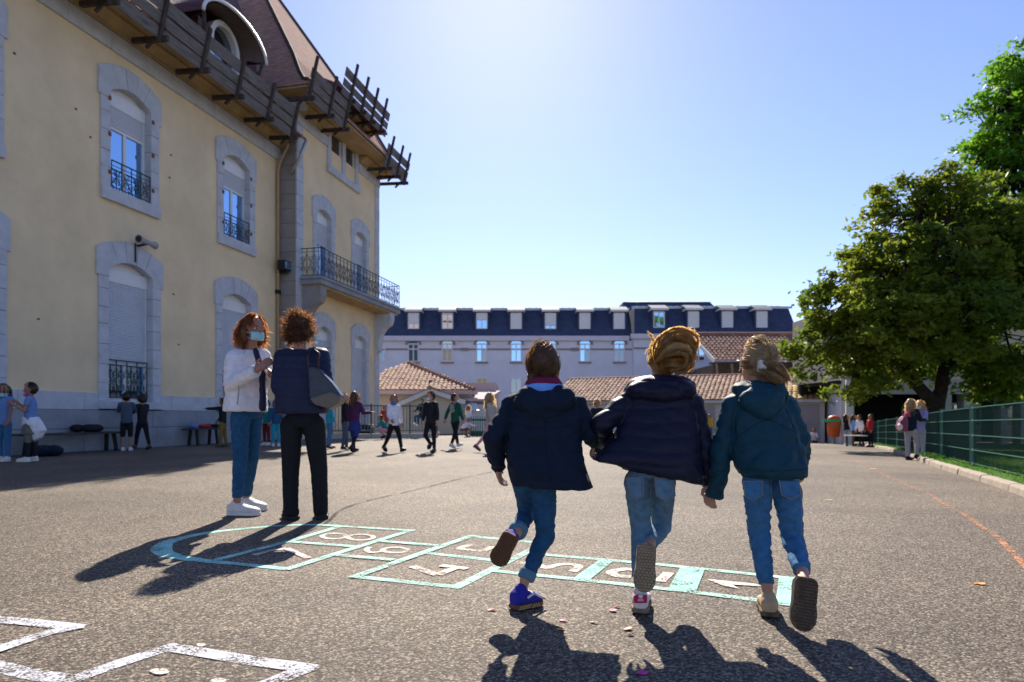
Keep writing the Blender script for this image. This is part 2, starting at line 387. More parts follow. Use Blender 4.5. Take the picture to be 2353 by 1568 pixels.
def railing(mb, t0, t1, y, z0, z1, step=.36, along='t'):
    """ornate wrought-iron panel between two points"""
    P = (lambda p: p) if along == 't' else (lambda p: (y, p[0], p[2]))
    q = y if along == 't' else 0
    def tb(pts, r): mb.tube([P(p) for p in pts], r, 4)
    tb([(t0, q, z1), (t1, q, z1)], .020); tb([(t0, q, z0), (t1, q, z0)], .016); tb([(t0, q, z1-.12), (t1, q, z1-.12)], .010)
    n = max(1, round((t1-t0)/step)); d = (t1-t0)/n; H = z1-z0-.12
    for i in range(n+1): tb([(t0+i*d, q, z0), (t0+i*d, q, z1)], .013)
    for i in range(n):
        c = t0+(i+.5)*d; s = 1 if i % 2 else -1
        tb(scroll(c, z0+H*.28, d*.36, 1.4, s, .5, q), .009); tb(scroll(c, z0+H*.72, d*.36, 1.4, -s, 3.4, q), .009)
        tb(scroll(c-s*d*.12, z0+H*.5, d*.2, 1.2, s, 2, q), .008)
        tb([(c-d*.48, q, z0+H*.1), (c, q, z0+H*.5), (c-d*.48, q, z0+H*.9)], .007); tb([(c+d*.48, q, z0+H*.1), (c, q, z0+H*.5), (c+d*.48, q, z0+H*.9)], .007)
# ---- main wall
HW_G, HW_U = .72, .66
C_MAIN = (-1.55, 2.78, 7.10); C_FAR = (-5.9, -10.2)
cols = [(c-HW_G, c+HW_G, [(1.22, 4.55, .25), (6.52, 9.02, .24)]) for c in C_MAIN+C_FAR]
mb = MB(); wall(mb, -13, 9.57, 1.40, 10.05, cols, 0)
for c in C_MAIN+C_FAR: pass
mb.build('wall', M['stucco'], school)
for c in C_MAIN:
    w_, yf = arch_window(c, HW_G, 1.22, 4.55, .25, 0, 'full', sill=False)
    r = MB(); railing(r, c-HW_G+.05, c+HW_G-.05, yf-.09, 1.32, 2.28, .34); r.build('railing', M['ironb'], w_)
    stone_box(w_, c-HW_G-.32, c+HW_G+.32, -.16, .24, 1.02, 1.225)
    w_, yf = arch_window(c, HW_U, 6.56, 9.02, .24, 0, 'half')
    r = MB(); railing(r, c-HW_U+.03, c+HW_U-.03, -.03, 6.62, 7.28, .30); r.build('railing', M['ironb'], w_)
    for s in (-1, 1):
        for zz in (6.95, 7.9, 8.8):
            MB().box(c+s*(HW_U+.05)-.035, c+s*(HW_U+.05)+.035, -.075, -.05, zz-.05, zz+.05).build('hinge', M['rust'], w_)
# small fixing bolts dotted over the stucco
for t, z in ((-.35, 8.6), (1.15, 8.1), (1.55, 7.6), (4.2, 8.2), (4.15, 7.55), (.2, 3.0), (4.5, 2.9), (4.3, 4.3)):
    MB().box(t-.018, t+.018, -.03, 0, z-.018, z+.018).build('bolt', M['rust'], school)
# ---- plinth of big stones
z0s = ((0, .55), (.55, 1.0), (1.0, 1.42))
for r_, (a, b) in enumerate(z0s):
    t = -13+.4*r_
    while t < 9.5:
        L = rnd.uniform(1.0, 1.7); e = min(t+L, 9.55)
        if e > -3.5 or True:
            for (u0, u1) in ([(t, e)] if r_ < 2 else [(t, e)]):
                segs = [(u0, u1)]
                if r_ == 2:
                    for c in C_MAIN:
                        ns = []
                        for p, q in segs:
                            lo, hi = c-HW_G-.3, c+HW_G+.3
                            if q <= lo or p >= hi: ns.append((p, q))
                            else:
                                if p < lo: ns.append((p, lo))
                                if q > hi: ns.append((hi, q))
                        segs = ns
                for p, q in segs:
                    if q-p > .06: stone_box(school, p, q, -(.10 if r_ < 2 else .05), .1, a, b, 'stone2' if r_ < 2 else 'stone')
        t = e
mb = MB(); mb.box(-13, 9.57, .6, 9, -.2, 10); mb.box(-13, 9.57, .11, .58, 9.7, 10.76); mb.build('core', M['dark'], school)  # unseen filler; upper box added to block sun leaking behind the cornice
# ---- cornice: stone band blocks, ochre mouldings
t = -13
while t < 9.5:
    e = min(t+rnd.uniform(1.1, 1.5), 9.56); stone_box(school, t, e, -.07, .1, 10.05, 10.50); t = e
prof = [(.07, 10.50), (.16, 10.50), (.16, 10.56), (.22, 10.58), (.30, 10.66), (.42, 10.70), (.42, 10.78), (0, 10.78)]
MB().prism([(-13, -o, z) for o, z in prof], (22.57, 0, 0)).build('cornice', M['ochre'], school)
MB().add([(-13, -.42, 10.77), (9.3, -.42, 10.77), (9.3, -1.02, 10.72), (-13, -1.02, 10.72)], [(0, 1, 2, 3)]).build('soffit', M['ochre'], school)
# ---- main roof (concave sweep)
rp = [(1.06, 10.70), (1.06, 10.80), (.75, 10.90), (.4, 11.12), (.1, 11.5), (-.2, 12.1), (-.6, 13.1), (-1.3, 15.0), (-2.2, 17.3), (-6.5, 17.5)]
mb = MB(); mb.add([(t, -o, z) for t in (-13, 9.6) for o, z in rp], [(i, i+1, len(rp)+i+1, len(rp)+i) for i in range(len(rp)-1)])
roof_main = mb.build('roof', M['slate'], school)
mb = MB()                                            # ragged tile ends at the eave
t = -3
while t < 9.2:
    o_ = 1.06+rnd.uniform(.0, .05); mb.box(t, t+.15, -o_-.04, -o_+.2, 10.70+rnd.uniform(-.015, .01), 10.76); t += .17
tag(mb.build('eave_tiles', M['tileb'], roof_main), kind='stuff')
# ---- timber catwalk along the eaves
def timbers(t0, t1, o0, z0, posts, plank_t, tilt=.26, hgt=1.08, arm_in=.25, ext=.42):
    """three weathered planks on posts, o0/z0 the foot of the posts"""
    tw = empty('timber_guard', (0, 0, 0)); bpy.data.objects.remove(tw)
    dirv = Vector((0, -tilt, hgt)).normalized()
    for tp in posts:
        a = Vector((tp, -o0, z0-.12)); b = a+dirv*(hgt+ext)
        p = MB().bar(a, b, .075, .10, (1, 0, 0)).build('post', M['wood2'], school)
        MB().bar((tp+.08, -arm_in, z0+.06), (tp+.08, -(o0+.2), z0-.02), .09, .13).build('arm', M['wood2'], p)
        MB().bar((tp+.08, -(o0-.45), z0-.18), (tp+.08, -(o0+.12), z0+.28), .06, .07).build('brace', M['wood2'], p)
    for k, (w0, w1) in enumerate(((.10, .38), (.43, .70), (.77, 1.10))):
        cuts = [plank_t[0]]+[q for q in posts if plank_t[0]+.5 < q < plank_t[1]-.5][k % 2::2]+[plank_t[1]]
        for u, v in zip(cuts, cuts[1:]):
            j = rnd.uniform(-.015, .015); c = Vector((0, -o0+.05, z0-.12))+dirv*((w0+w1)/2+j)
            MB().bar(c+Vector((u+.01, 0, 0)), c+Vector((v-.01, 0, 0)), w1-w0, .03, dirv.cross(Vector((1, 0, 0)))).build('plank', M['wood'], school)
timbers(-4, 8.3, 1.12, 10.42, [-3.8, -2.2, -.6, .97, 2.5, 4.05, 5.57, 7.1, 8.5], (-4.0, 8.62), ext=.16)
# ---- dormer with an arched hood on the main roof
dc, dhw = 6.2, .70
d_ = MB()
def half(c, r, z, y, n=14, f=1.): return [(c-r*math.cos(math.pi*i/n), y, z+r*f*math.sin(math.pi*i/n)) for i in range(n+1)]
A = half(dc, dhw, 12.35, -.28); B = half(dc, dhw-.16, 12.35, -.28)
d_.add([(dc-dhw, -.28, 11.1)]+A+[(dc+dhw, -.28, 11.1), (dc+dhw-.16, -.28, 11.1)]+B[::-1]+[(dc-dhw+.16, -.28, 11.1)], [tuple(range(34))])
V = d_.v[:]; d_ = MB().prism(V, (0, .25, 0)); dorm = d_.build('dormer', M['white'], school)
MB().prism([(dc-dhw+.16, -.1, 11.1)]+half(dc, dhw-.16, 12.35, -.1)+[(dc+dhw-.16, -.1, 11.1)], (0, .03, 0)).build('pane', M['glassd'], dorm)
for u in (dc-dhw-.5, dc+dhw): MB().box(u, u+.5, -.25, 1.5, 11, 12.6).build('cheek', M['slate'], dorm)
hc = dc-.25; o1 = half(hc, 1.5, 12.35, -.85, 20, .55); o2 = half(hc, 1.4, 12.32, -.85, 20, .53); b1 = half(hc, 1.3, 12.5, 1.5, 20, .6); b2 = half(hc, 1.15, 12.4, -.2, 20, .62)
mb = MB(); n = 21
mb.add(o1+b1, [(i, i+1, n+i+1, n+i) for i in range(n-1)]); mb.build('hood', M['slate'], dorm, True)
MB().add(o2+b2, [(i, n+i, n+i+1, i+1) for i in range(n-1)]).build('hood_soffit', mat('dark brown soffit', (.12, .09, .08), .8), dorm, True)
mb = MB(); mb.tube([(p[0], p[1]-.02, p[2]-.03) for p in o1], .055, 6); mb.build('hood_trim', M['white'], dorm, True)
for s in (-1, 1):
    MB().tube([(hc+s*1.4, -.8, 12.35), (hc+s*1.3, -.75, 12.0), (hc+s*1.1, -.5, 11.6), (hc+s*1.0, -.3, 11.2)], .06, 6).build('bracket', M['wood2'], dorm, True)
# ---- tower bay
TO, T0, T1 = .67, 9.57, 16.5
C_T = (11.5, 14.62); HT = .55
cols = [(c-HT, c+HT, [(.35, 4.10, .22), (5.90, 8.62, .22)]) for c in C_T]
mb = MB(); wall(mb, T0, T1, 0, 11.42, cols, TO); mb.build('tower_wall', M['stucco'], school)
MB().box(T0+.06, T1-.06, -TO+.5, 8, -.2, 14).build('tower_core', M['dark'], school)
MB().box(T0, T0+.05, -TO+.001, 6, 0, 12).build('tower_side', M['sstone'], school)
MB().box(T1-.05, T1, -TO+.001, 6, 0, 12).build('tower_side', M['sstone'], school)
z = 0; k = 0
while z < 11.35:                                     # quoins at both tower corners, returning on the side face
    h = min(.52, 11.42-z)
    for ta, tb in ((T0, T0+.42), (T1-.42, T1)): stone_box(school, ta-.03 if ta == T0 else ta, tb if ta == T0 else tb+.03, -TO-.04, -TO+.02, z, z+h)
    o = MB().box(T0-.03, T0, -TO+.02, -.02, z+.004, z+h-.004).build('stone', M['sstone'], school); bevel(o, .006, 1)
    z += h
for c in C_T:
    arch_window(c, HT, .35, 4.10, .22, TO, 'full', sill=False, sw=.27)
    arch_window(c, HT, 5.90, 8.62, .22, TO, 'third', sill=False, sw=.27)
# tower cornice with a break for the twin window
for a, b in ((T0-.05, 11.72), (14.42, T1+.05)):
    stone_box(school, a, b, -TO-.07, -TO+.1, 11.42, 11.80)
    MB().prism([(a, -(TO+o), z+1.3) for o, z in prof], (b-a, 0, 0)).build('cornice', M['ochre'], school)
MB().prism([(T0-.42, 3, 12.08), (T0-.42, -TO-.42, 12.08), (T0, -TO-.42, 12.08), (T0, 3, 12.08)], (0, 0, -.28)).build('cornice', M['stone'], school)
MB().prism([(T0-1.0, 3, 12.10), (T0-1.0, -TO-1.02, 12.10), (T1+.8, -TO-1.02, 12.10), (T1+.8, 3, 12.10)], (0, 0, .07)).build('soffit', M['ochre'], school)
# twin window breaking the cornice
tw = MB()
ya = -TO-.06
for a, b in ((11.76, 12.02), (12.96, 13.22), (14.13, 14.39)): tw.box(a, b, ya, -TO+.25, 10.73, 13.3)
tw.box(11.76, 14.39, ya-.03, -TO+.25, 13.1, 13.4); tw.box(11.70, 14.45, ya-.06, -TO+.25, 10.45, 10.73)
tw_ = tw.build('twin_window', M['stone'], school); bevel(tw_, .01, 1)
for a, b in ((12.02, 12.96), (13.22, 14.13)):
    fr = MB(); y = -TO+.06
    for p, q in ((a, a+.07), (b-.07, b)): fr.box(p, q, y, y+.06, 10.73, 13.1)
    fr.box(a+.07, b-.07, y, y+.06, 10.73, 10.80); fr.box(a+.07, b-.07, y, y+.06, 12.1, 12.2); fr.box(a+.07, b-.07, y, y+.06, 12.95, 13.1)
    fr.build('frame', M['white'], tw_)
    MB().box(a+.07, b-.07, y+.02, y+.04, 10.80, 12.1).build('pane', M['glassd'], tw_)
    MB().box(a+.07, b-.07, y+.02, y+.04, 12.2, 12.95).build('pane', M['glass'], tw_)
# roof of the twin window: own raised eave
mb = MB()
mb.add([(10.75, -1.72, 13.28), (15.15, -1.72, 13.28), (15.15, -TO, 13.75), (10.75, -TO, 13.75), (10.75, .9, 14.7), (15.15, .9, 14.7), (10.75, -1.72, 13.2), (15.15, -1.72, 13.2), (15.15, .9, 13.4), (10.75, .9, 13.4)],
    [(0, 1, 2, 3), (3, 2, 5, 4), (6, 9, 8, 7), (0, 6, 7, 1), (1, 7, 8, 5, 2), (0, 3, 4, 9, 6)])
mb.build('window_roof', M['slate'], tw_)
MB().box(11.4, 14.75, -1.3, -.3, 13.1, 13.2).build('soffit', M['ochre'], tw_)
timbers(8.3, 11, 1.72, 11.75, [8.6, 9.95, 11.1], (8.5, 11.2))
timbers(11, 15, 1.72, 13.05, [11.6, 12.55, 13.45, 14.35], (10.95, 14.95), arm_in=.9)
timbers(14.6, 17.3, 1.72, 11.75, [15.1, 16.1, 16.95], (14.8, 17.25))
# pavilion roof
base = [(T0-1.05, -TO-1.08), (T1+.75, -TO-1.08), (T1+.75, 9.1), (T0-1.05, 9.1)]; ap = (13.0, 4.0)
mb = MB(); lv = [(0, 12.17), (0.001, 12.28), (.05, 12.45), (.11, 12.9), (.19, 13.75), (.93, 20.2), (.96, 20.5)]
for s, z in lv:
    for (t, y) in base: mb.v.append((t+(ap[0]-t)*s, y+(ap[1]-y)*s, z))
for i in range(len(lv)-1):
    for k in range(4): mb.f.append([i*4+k, i*4+(k+1) % 4, (i+1)*4+(k+1) % 4, (i+1)*4+k]); mb.m.append(0)
mb.f.append([4*(len(lv)-1)+k for k in range(4)]); mb.m.append(0)
tr_ = mb.build('tower_roof', mat('sunlit tone tower tiles', (.36, .215, .17), 1.0, .35, 3, .5, 16, .03, stretch=(1, 1, 4)), school)  # base colour lightened to stand in for sun on the slope
mb = MB()
for k in range(4): mb.tube([(base[k][0]+(ap[0]-base[k][0])*s, base[k][1]+(ap[1]-base[k][1])*s, z+.03) for s, z in lv[1:]], .07, 6)
mb.build('hip_ridge', M['wood2'], tr_, True)
# ---- balcony
b_ = MB(); bt0, bt1, bo = 10.05, 17.0, 1.55
bt0 = 9.75
b_.box(bt0, bt1, -bo, -TO, 5.62, 5.80); b_.box(bt0-.05, bt1+.05, -bo-.05, -TO, 5.80, 5.90)
bal = b_.build('balcony', M['stone2'], school); bevel(bal, .02, 2)
MB().box(bt0+.12, bt1-.12, -bo+.1, -TO, 5.54, 5.62).build('balcony_soffit', M['ochre'], bal)
r = MB(); yb = -bo+.03
np_ = 5; dl = (bt1-bt0-.1)/np_
for i in range(np_): railing(r, bt0+.05+i*dl, bt0+.05+(i+1)*dl, yb, 5.95, 6.92, .28)
r.build('railing', M['iron'], bal)
for tt in (bt0+.05, bt1-.05):
    r = MB(); railing(r, yb, -TO, tt, 5.95, 6.92, .28, 'y'); r.build('side_railing', M['iron'], bal)
cp = [(TO, 5.56), (1.48, 5.56), (1.48, 5.22), (1.40, 5.02), (1.15, 4.85), (.98, 4.6), (.90, 4.2), (.86, 3.85), (.74, 3.75), (TO, 3.6)]
for tt in (9.85, 16.05):
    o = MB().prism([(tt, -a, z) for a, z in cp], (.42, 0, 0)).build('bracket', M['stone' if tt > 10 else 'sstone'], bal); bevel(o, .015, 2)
# ---- pipes and fittings
MB().tube([(9.32, -.09, .1), (9.32, -.09, 9.6), (9.32, -.16, 9.9), (9.32, -.5, 10.55)], .055, 8).build('downpipe', M['pipe'], school, True)
MB().tube([(9.5, -.5, 9.55), (9.5, -.85, 10.1), (9.5, -1.1, 10.7)], .06, 8).build('gutter_pipe', M['zinc'], school, True)
MB().box(9.24, 9.4, -.16, -.03, 5.22, 5.36).build('pipe_joint', M['black'], school)
def sloc(t, o, z): return P0+Vector((math.sin(FA)*t+math.cos(FA)*o, math.cos(FA)*t-math.sin(FA)*o, z))
SR = math.pi/2-FA
fl = empty('floodlight', sloc(9.35, .15, 6.2), SR, 'black floodlight on the wall beside the balcony of the cream schoolhouse', 'floodlight')
o = MB().box(-.22, .22, -.32, -.02, -.16, .2).build('housing', M['black'], fl); bevel(o, .03, 2)
MB().box(-.17, .17, -.335, -.322, -.10, .15).build('lens', M['glass'], fl)
MB().box(-.05, .05, -.3, .16, -.24, -.17).build('bracket', M['black'], fl)
hs = empty('horn_loudspeaker', sloc(3.0, .3, 5.42), SR+R(8), 'grey double horn loudspeaker above the shuttered ground floor window', 'loudspeaker')
mb = MB(); mb.loft([((x, 0, 0), (0, r_, 0), (0, 0, r_)) for x, r_ in ((-.32, .11), (-.30, .11), (-.28, .095), (-.1, .07), (.1, .062), (.22, .07), (.34, .10), (.36, .10))], 14)
mb.build('horn', M['grey'], hs, True)
MB().loft([((-.325, 0, 0), (0, .085, 0), (0, 0, .085)), ((-.322, 0, 0), (0, .085, 0), (0, 0, .085))], 14).build('mouth', M['black'], hs)
MB().bar((0, 0, -.05), (0, .28, -.1), .05, .05).bar((-.1, .24, -.05), (-.1, .24, -.55), .03, .03).build('bracket', M['black'], hs)
# ---- benches along the wall
def bench(t0, t1, label, top=.47):
    e = empty('bench', sloc((t0+t1)/2, .42, 0), SR, label, 'bench', 'benches along the schoolhouse wall')
    L = (t1-t0)/2
    o = MB().box(-L, L, -.2, .2, top-.05, top).build('seat', M['wood2'], e); bevel(o, .008, 1)
    for s in (-L+.25, L-.25):
        for q in (-.15, .15): MB().bar((s, q, 0), (s*.97, q*.7, top-.05), .06, .07, (0, 1, 0)).build('leg', M['black'], e)
    return e
bench(-.6, 2.0, 'long low dark bench behind the girl with a white jacket round her waist')
bench(4.35, 5.7, 'short dark bench heaped with clothes against the schoolhouse wall', .5)
# ================================================================ tiled roofs
def tile_mesh(name, wd, ln):
    n = 5; vs_ = []; fs = []
    for e, (x, k) in enumerate(((0, 1.0), (ln, .86))):
        for i in range(n+1):
            a = math.pi*i/n; vs_.append((-math.cos(a)*wd/2*k, x, math.sin(a)*wd*.34*k+(0.012 if e == 0 else 0)))
    for i in range(n): fs.append((i, i+1, n+1+i+1, n+1+i))
    fs.append(tuple(range(n+1))[::-1])
    me = bpy.data.meshes.new(name); me.from_pydata(vs_, [], fs); me.update(); return me
def tile_roof(parent, A, B, C, D, wd, ex, mats, limit=300, clip=None, rank=None, pick=None):
    """A,B eave left/right, D,C ridge left/right (local coords of parent); barrel tiles laid in columns"""
    A, B, C, D = map(Vector, (A, B, C, D)); L = (B-A).length; S = ((D-A).length+(C-B).length)/2
    nc = int(L/wd); nr = int(S/ex); up0 = (D-A).normalized(); ea = (B-A).normalized(); no = ea.cross(up0).normalized()
    me = tile_mesh('tile', wd, ex*1.12); spots = []
    for i in range(nc):
        for j in range(nr):
            u = (i+.5)/nc; v = j/nr
            p = (A*(1-u)+B*u)*(1-v)+(D*(1-u)+C*u)*v
            if clip and not clip(u, v): continue
            spots.append((p, u, v))
    rank = rank or (lambda s: random.random())
    spots.sort(key=rank)
    slab = MB(); th = no*.05
    pts = [A, B, C, D] if not clip else None
    rest = MB()
    tv = [v.co.copy() for v in me.vertices]; tf = [tuple(p.vertices) for p in me.polygons]
    for k, (p, u, v) in enumerate(spots):
        jt = Vector((random.uniform(-.012, .012), random.uniform(-.02, .02), random.uniform(-.004, .01)))
        Mx = Matrix((ea, up0, no)).transposed()
        mi = pick(u, v) if pick else 0
        if k < limit:
            q = me
            o = bpy.data.objects.new('tile', q); COL.objects.link(o); o.parent = parent
            o.matrix_local = Matrix.Translation(p+Mx @ jt) @ Mx.to_4x4() @ Matrix.Rotation(random.uniform(-.03, .03), 4, 'Z')
            if not q.materials: q.materials.append(mats[0])
            o.material_slots[0].link = 'OBJECT'; o.material_slots[0].material = mats[mi]
        else:
            rest.add([p+Mx @ (c+jt) for c in tv], tf, mi)
    if rest.v: tag(rest.build('tiles', mats, parent), kind='stuff')
# ================================================================ long white building far behind
Y1 = 60.0
far = empty('mansard_building', (0, Y1, -1), 0, 'long white building with dark slate mansard roof across the far end of the yard', 'building')
fx = lambda px, Y=Y1: (px-CX)/F*Y
fz = lambda py, Y=Y1: CAMH+(HY-py)/F*Y+1
XL, XM, XR = fx(800), fx(1452), fx(1822)
FW = {}
def fbox(name, m, x0, x1, y0, y1, z0, z1, par=None): return MB().box(x0, x1, y0, y1, z0, z1).build(name, M[m], par or far)
fbox('wall', 'fwall', XL, XM, 0, 10, 0, fz(783)); fbox('wall', 'fwall', XM, XR, -.9, 10, 0, fz(781))
fbox('cornice', 'fcorn', XL, XM-.3, -.35, 0, fz(784), fz(773)); fbox('cornice', 'fcorn', XM-.3, XR+.3, -1.25, -.9, fz(782), fz(771))
fbox('band', 'fbrown', XL, XM, -.06, 0, fz(805), fz(801)); fbox('band', 'fbrown', XM, XR, -.96, -.9, fz(805), fz(801))
def mansard(x0, x1, y, ze, zt, zr):
    inn = 1.3
    mb = MB().add([(x0, y-.2, ze), (x1, y-.2, ze), (x1-.3, y+inn, zt), (x0+.3, y+inn, zt), (x1, 10.2, ze), (x0, 10.2, ze), (x1-.3, 8.7, zt), (x0+.3, 8.7, zt)],
        [(0, 1, 2, 3), (1, 4, 6, 2), (4, 5, 7, 6), (5, 0, 3, 7)])
    r_ = mb.build('roof', M['fslate'], far)
    t_ = MB().add([(x0, y+inn-.25, zt), (x1, y+inn-.25, zt), (x1-1.5, y+inn+2.8, zr), (x0+1.5, y+inn+2.8, zr), (x0, y+inn-.25, zt-.22), (x1, y+inn-.25, zt-.22)],
        [(0, 1, 2, 3), (4, 5, 1, 0)])
    t_.build('roof_top', M['zinc'], r_)
    mb = MB(); x = x0+.6
    while x < x1-.6:
        mb.bar((x, y+inn-.25, zt+.02), (x+(.0), y+inn+2.6, zr-.02), .06, .05); x += .62
    tag(mb.build('standing_seams', M['zinc'], r_), kind='stuff')
    return r_
mansard(XL, XM, 0, fz(773), fz(706)+.1, fz(692)); mansard(XM, XR, -.9, fz(771), fz(706)+.1, fz(692))
def fwin(px, py0, py1, wpx, y, pane='glass', arched=False, shut=None, lintel=False, depth=.0, mull=True, half_dark=None):
    c = fx(px); hw = wpx/F*Y1/2; z0, z1 = fz(py1), fz(py0)
    fr = MB()
    for a, b in ((c-hw, c-hw+.09), (c+hw-.09, c+hw)): fr.box(a, b, y-.08, y+.12, z0, z1)
    fr.box(c-hw+.09, c+hw-.09, y-.08, y+.12, z0, z0+.09); fr.box(c-hw+.09, c+hw-.09, y-.08, y+.12, z1-.1, z1)
    if mull: fr.box(c-.05, c+.05, y-.07, y+.1, z0+.09, z1-.1)
    if arched: fr.box(c-hw+.09, c-.05, y-.07, y+.1, z1-.55, z1-.46); fr.box(c+.05, c+hw-.09, y-.07, y+.1, z1-.55, z1-.46)
    w_ = fr.build('window', M['white'], far)
    for k, (a, b) in enumerate(((c-hw+.09, c-.05), (c+.05, c+hw-.09))):
        zt_ = z1-.1
        p_ = pane if not (half_dark and half_dark[k]) else half_dark[k]
        if arched:
            MB().box(a, b, y-.02, y+.03, z0+.09, z1-.55).build('pane', M[p_], w_); MB().box(a, b, y-.02, y+.03, z1-.46, zt_).build('pane', M[pane], w_)
        else: MB().box(a, b, y-.02, y+.03, z0+.09, zt_).build('pane', M[p_], w_)
    if shut: MB().box(c-hw+.08, c+hw-.08, y-.12, y-.085, z1-(z1-z0)*shut, z1).build('roller_shutter', M['white'], w_)
    if lintel:
        l_ = MB().box(c-hw-.28, c+hw+.28, y-.45, y+1.2, z1+.08, z1+.25).build('lintel', M['white'], w_)
        MB().add([(c-hw-.28, y-.45, z1+.25), (c+hw+.28, y-.45, z1+.25), (c+hw+.28, y+1.0, z1+.75), (c-hw-.28, y+1.0, z1+.75)], [(0, 1, 2, 3)]).build('dormer_roof', M['fslate'], w_)
        for s in (-1, 1): MB().box(*sorted((c+s*hw, c+s*(hw+.16))), y-.1, y+1.2, z0-.1, z1+.08).build('dormer_cheek', M['fslate'], w_)
    if arched:
        n = 8; ring = [(c-(hw+.02)*math.cos(math.pi*i/n), z1-.1+.42*math.sin(math.pi*i/n)) for i in range(n+1)]
        ring2 = [(c-(hw+.25)*math.cos(math.pi*i/n), z1-.1+.62*math.sin(math.pi*i/n)) for i in range(n+1)]
        MB().prism([(a, y-.12, b) for a, b in ring+ring2[::-1]], (0, .15, 0)).build('arch', M['fbrown'], w_)
        MB().prism([(a, y-.05, b) for a, b in ring], (0, .1, 0)).build('arch_pane', M[pane], w_)
        MB().box(c-hw-.1, c+hw+.1, y-.16, y+.02, z0-.14, z0).build('sill', M['fbrown'], w_)
    return w_
for px, sh in zip((950, 1028, 1107, 1186, 1265, 1344, 1423), (.65, .1, .45, 1, .8, 1, 1)): fwin(px, 719, 756, 26, .15, 'glass', shut=sh, lintel=True)
for px, sh in zip((1510, 1588, 1665, 1743), (None, 1, 1, 1)): fwin(px, 719, 756, 26, -.72, 'glass', shut=sh, lintel=True)
for px, hd in zip((950, 1028, 1107, 1186, 1265, 1344, 1423), (None, ('brownr', 'brownr'), (None, 'brownr'), (None, None), None, (None, 'glassd'), ('glassd', 'glassd'))):
    M.setdefault('brownr', glass('brown reflection glass', (.16, .08, .05), .12, .15))  # brown reflection put into the base colour of the pane
    fwin(px, 790, 832, 25, -.02, 'glass', arched=True, half_dark=hd)
fwin(875, 800, 832, 22, -.02, 'glassd')
fwin(1598, 788, 832, 30, -.95, 'glass')
fwin(1107, 868, 900, 26, -.02, 'yellow'); fwin(1028, 868, 900, 26, -.02, 'yellow'); fwin(1186, 868, 905, 26, -.02, 'glassd')
# rooftop block
tb = MB().add([(fx(1440), 4, fz(694)), (fx(1680), 4, fz(694)), (fx(1668), 5, fz(672)), (fx(1458), 5, fz(672)), (fx(1668), 8, fz(672)), (fx(1458), 8, fz(672)), (fx(1680), 9, fz(694)), (fx(1440), 9, fz(694)),
    (fx(1640), 6.5, fz(664)), (fx(1490), 6.5, fz(664))], [(0, 1, 2, 3), (1, 6, 4, 2), (7, 0, 3, 5), (6, 7, 5, 4)])
t_ = tb.build('rooftop_block', M['fslate'], far)
MB().add([(fx(1453), 4.8, fz(673)), (fx(1672), 4.8, fz(673)), (fx(1640), 6.5, fz(665)), (fx(1490), 6.5, fz(665)), (fx(1672), 8.2, fz(673)), (fx(1453), 8.2, fz(673))], [(0, 1, 2, 3), (1, 4, 2), (5, 0, 3), (4, 5, 3, 2)]).build('block_roof', M['zinc'], t_)
for px in (1068, 1320): MB().box(fx(px)-.35, fx(px)+.35, -.12, 0, fz(807), fz(801)+.05).build('vent', M['fbrown'], far)
# ================================================================ tiled shed behind the bar fence
YS = 34.0; sx = lambda px, Y=YS: (px-CX)/F*Y; szz = lambda py, Y=YS: CAMH+(HY-py)/F*Y
shed = empty('tiled_shed', (0, YS, gz(-4, 34)), 0, 'low cream shed with a broad terracotta barrel tile roof beyond the bar fence', 'building')
g0 = gz(-4, 34); zc = lambda py, Y=YS: szz(py, Y)-g0
MB().box(sx(790), sx(1080), 0, 7, 0, zc(904)).build('wall', M['cream'], shed)
MB().box(sx(780), sx(1098), -.45, 0, zc(907), zc(898)).build('fascia', M['pink'], shed)
Apx = (sx(937, 38.5), 4.5, zc(835, 38.5))
A_ = (sx(770), -.4, zc(898)); B_ = (sx(1090), -.4, zc(898))
MB().add([A_, B_, Apx, (sx(770), 6, zc(898)), (sx(1090), 8, zc(898))], [(0, 1, 2), (0, 2, 3), (1, 4, 2)]).build('roof_base', M['tileb'], shed)
wid = B_[0]-A_[0]; au = (Apx[0]-A_[0])/wid
tile_roof(shed, A_, B_, (B_[0], Apx[1], Apx[2]), (A_[0], Apx[1], Apx[2]), .24, .36, [M['tile'], M['tileb']], 300,
    clip=lambda u, v: v < u/au and v < (1-u)/(1-au) and u > .28, rank=lambda s: s[2], pick=lambda u, v: 1 if random.random() < .12 else 0)
for p_ in (B_,):
    mb = MB(); n = 26
    for i in range(n):
        a = Vector(p_).lerp(Vector(Apx), i/n); b = Vector(p_).lerp(Vector(Apx), (i+1.15)/n); mb.cap(a+Vector((0, -.05, .06)), .12, b+Vector((0, -.05, .03)), .09, 7, True, True)
    tag(mb.build('hip_tiles', M['tileb'], shed), kind='stuff')
MB().box(sx(985)-.1, sx(985)+.1, .8, 1.2, zc(880), zc(872)).build('vent', M['wood2'], shed)
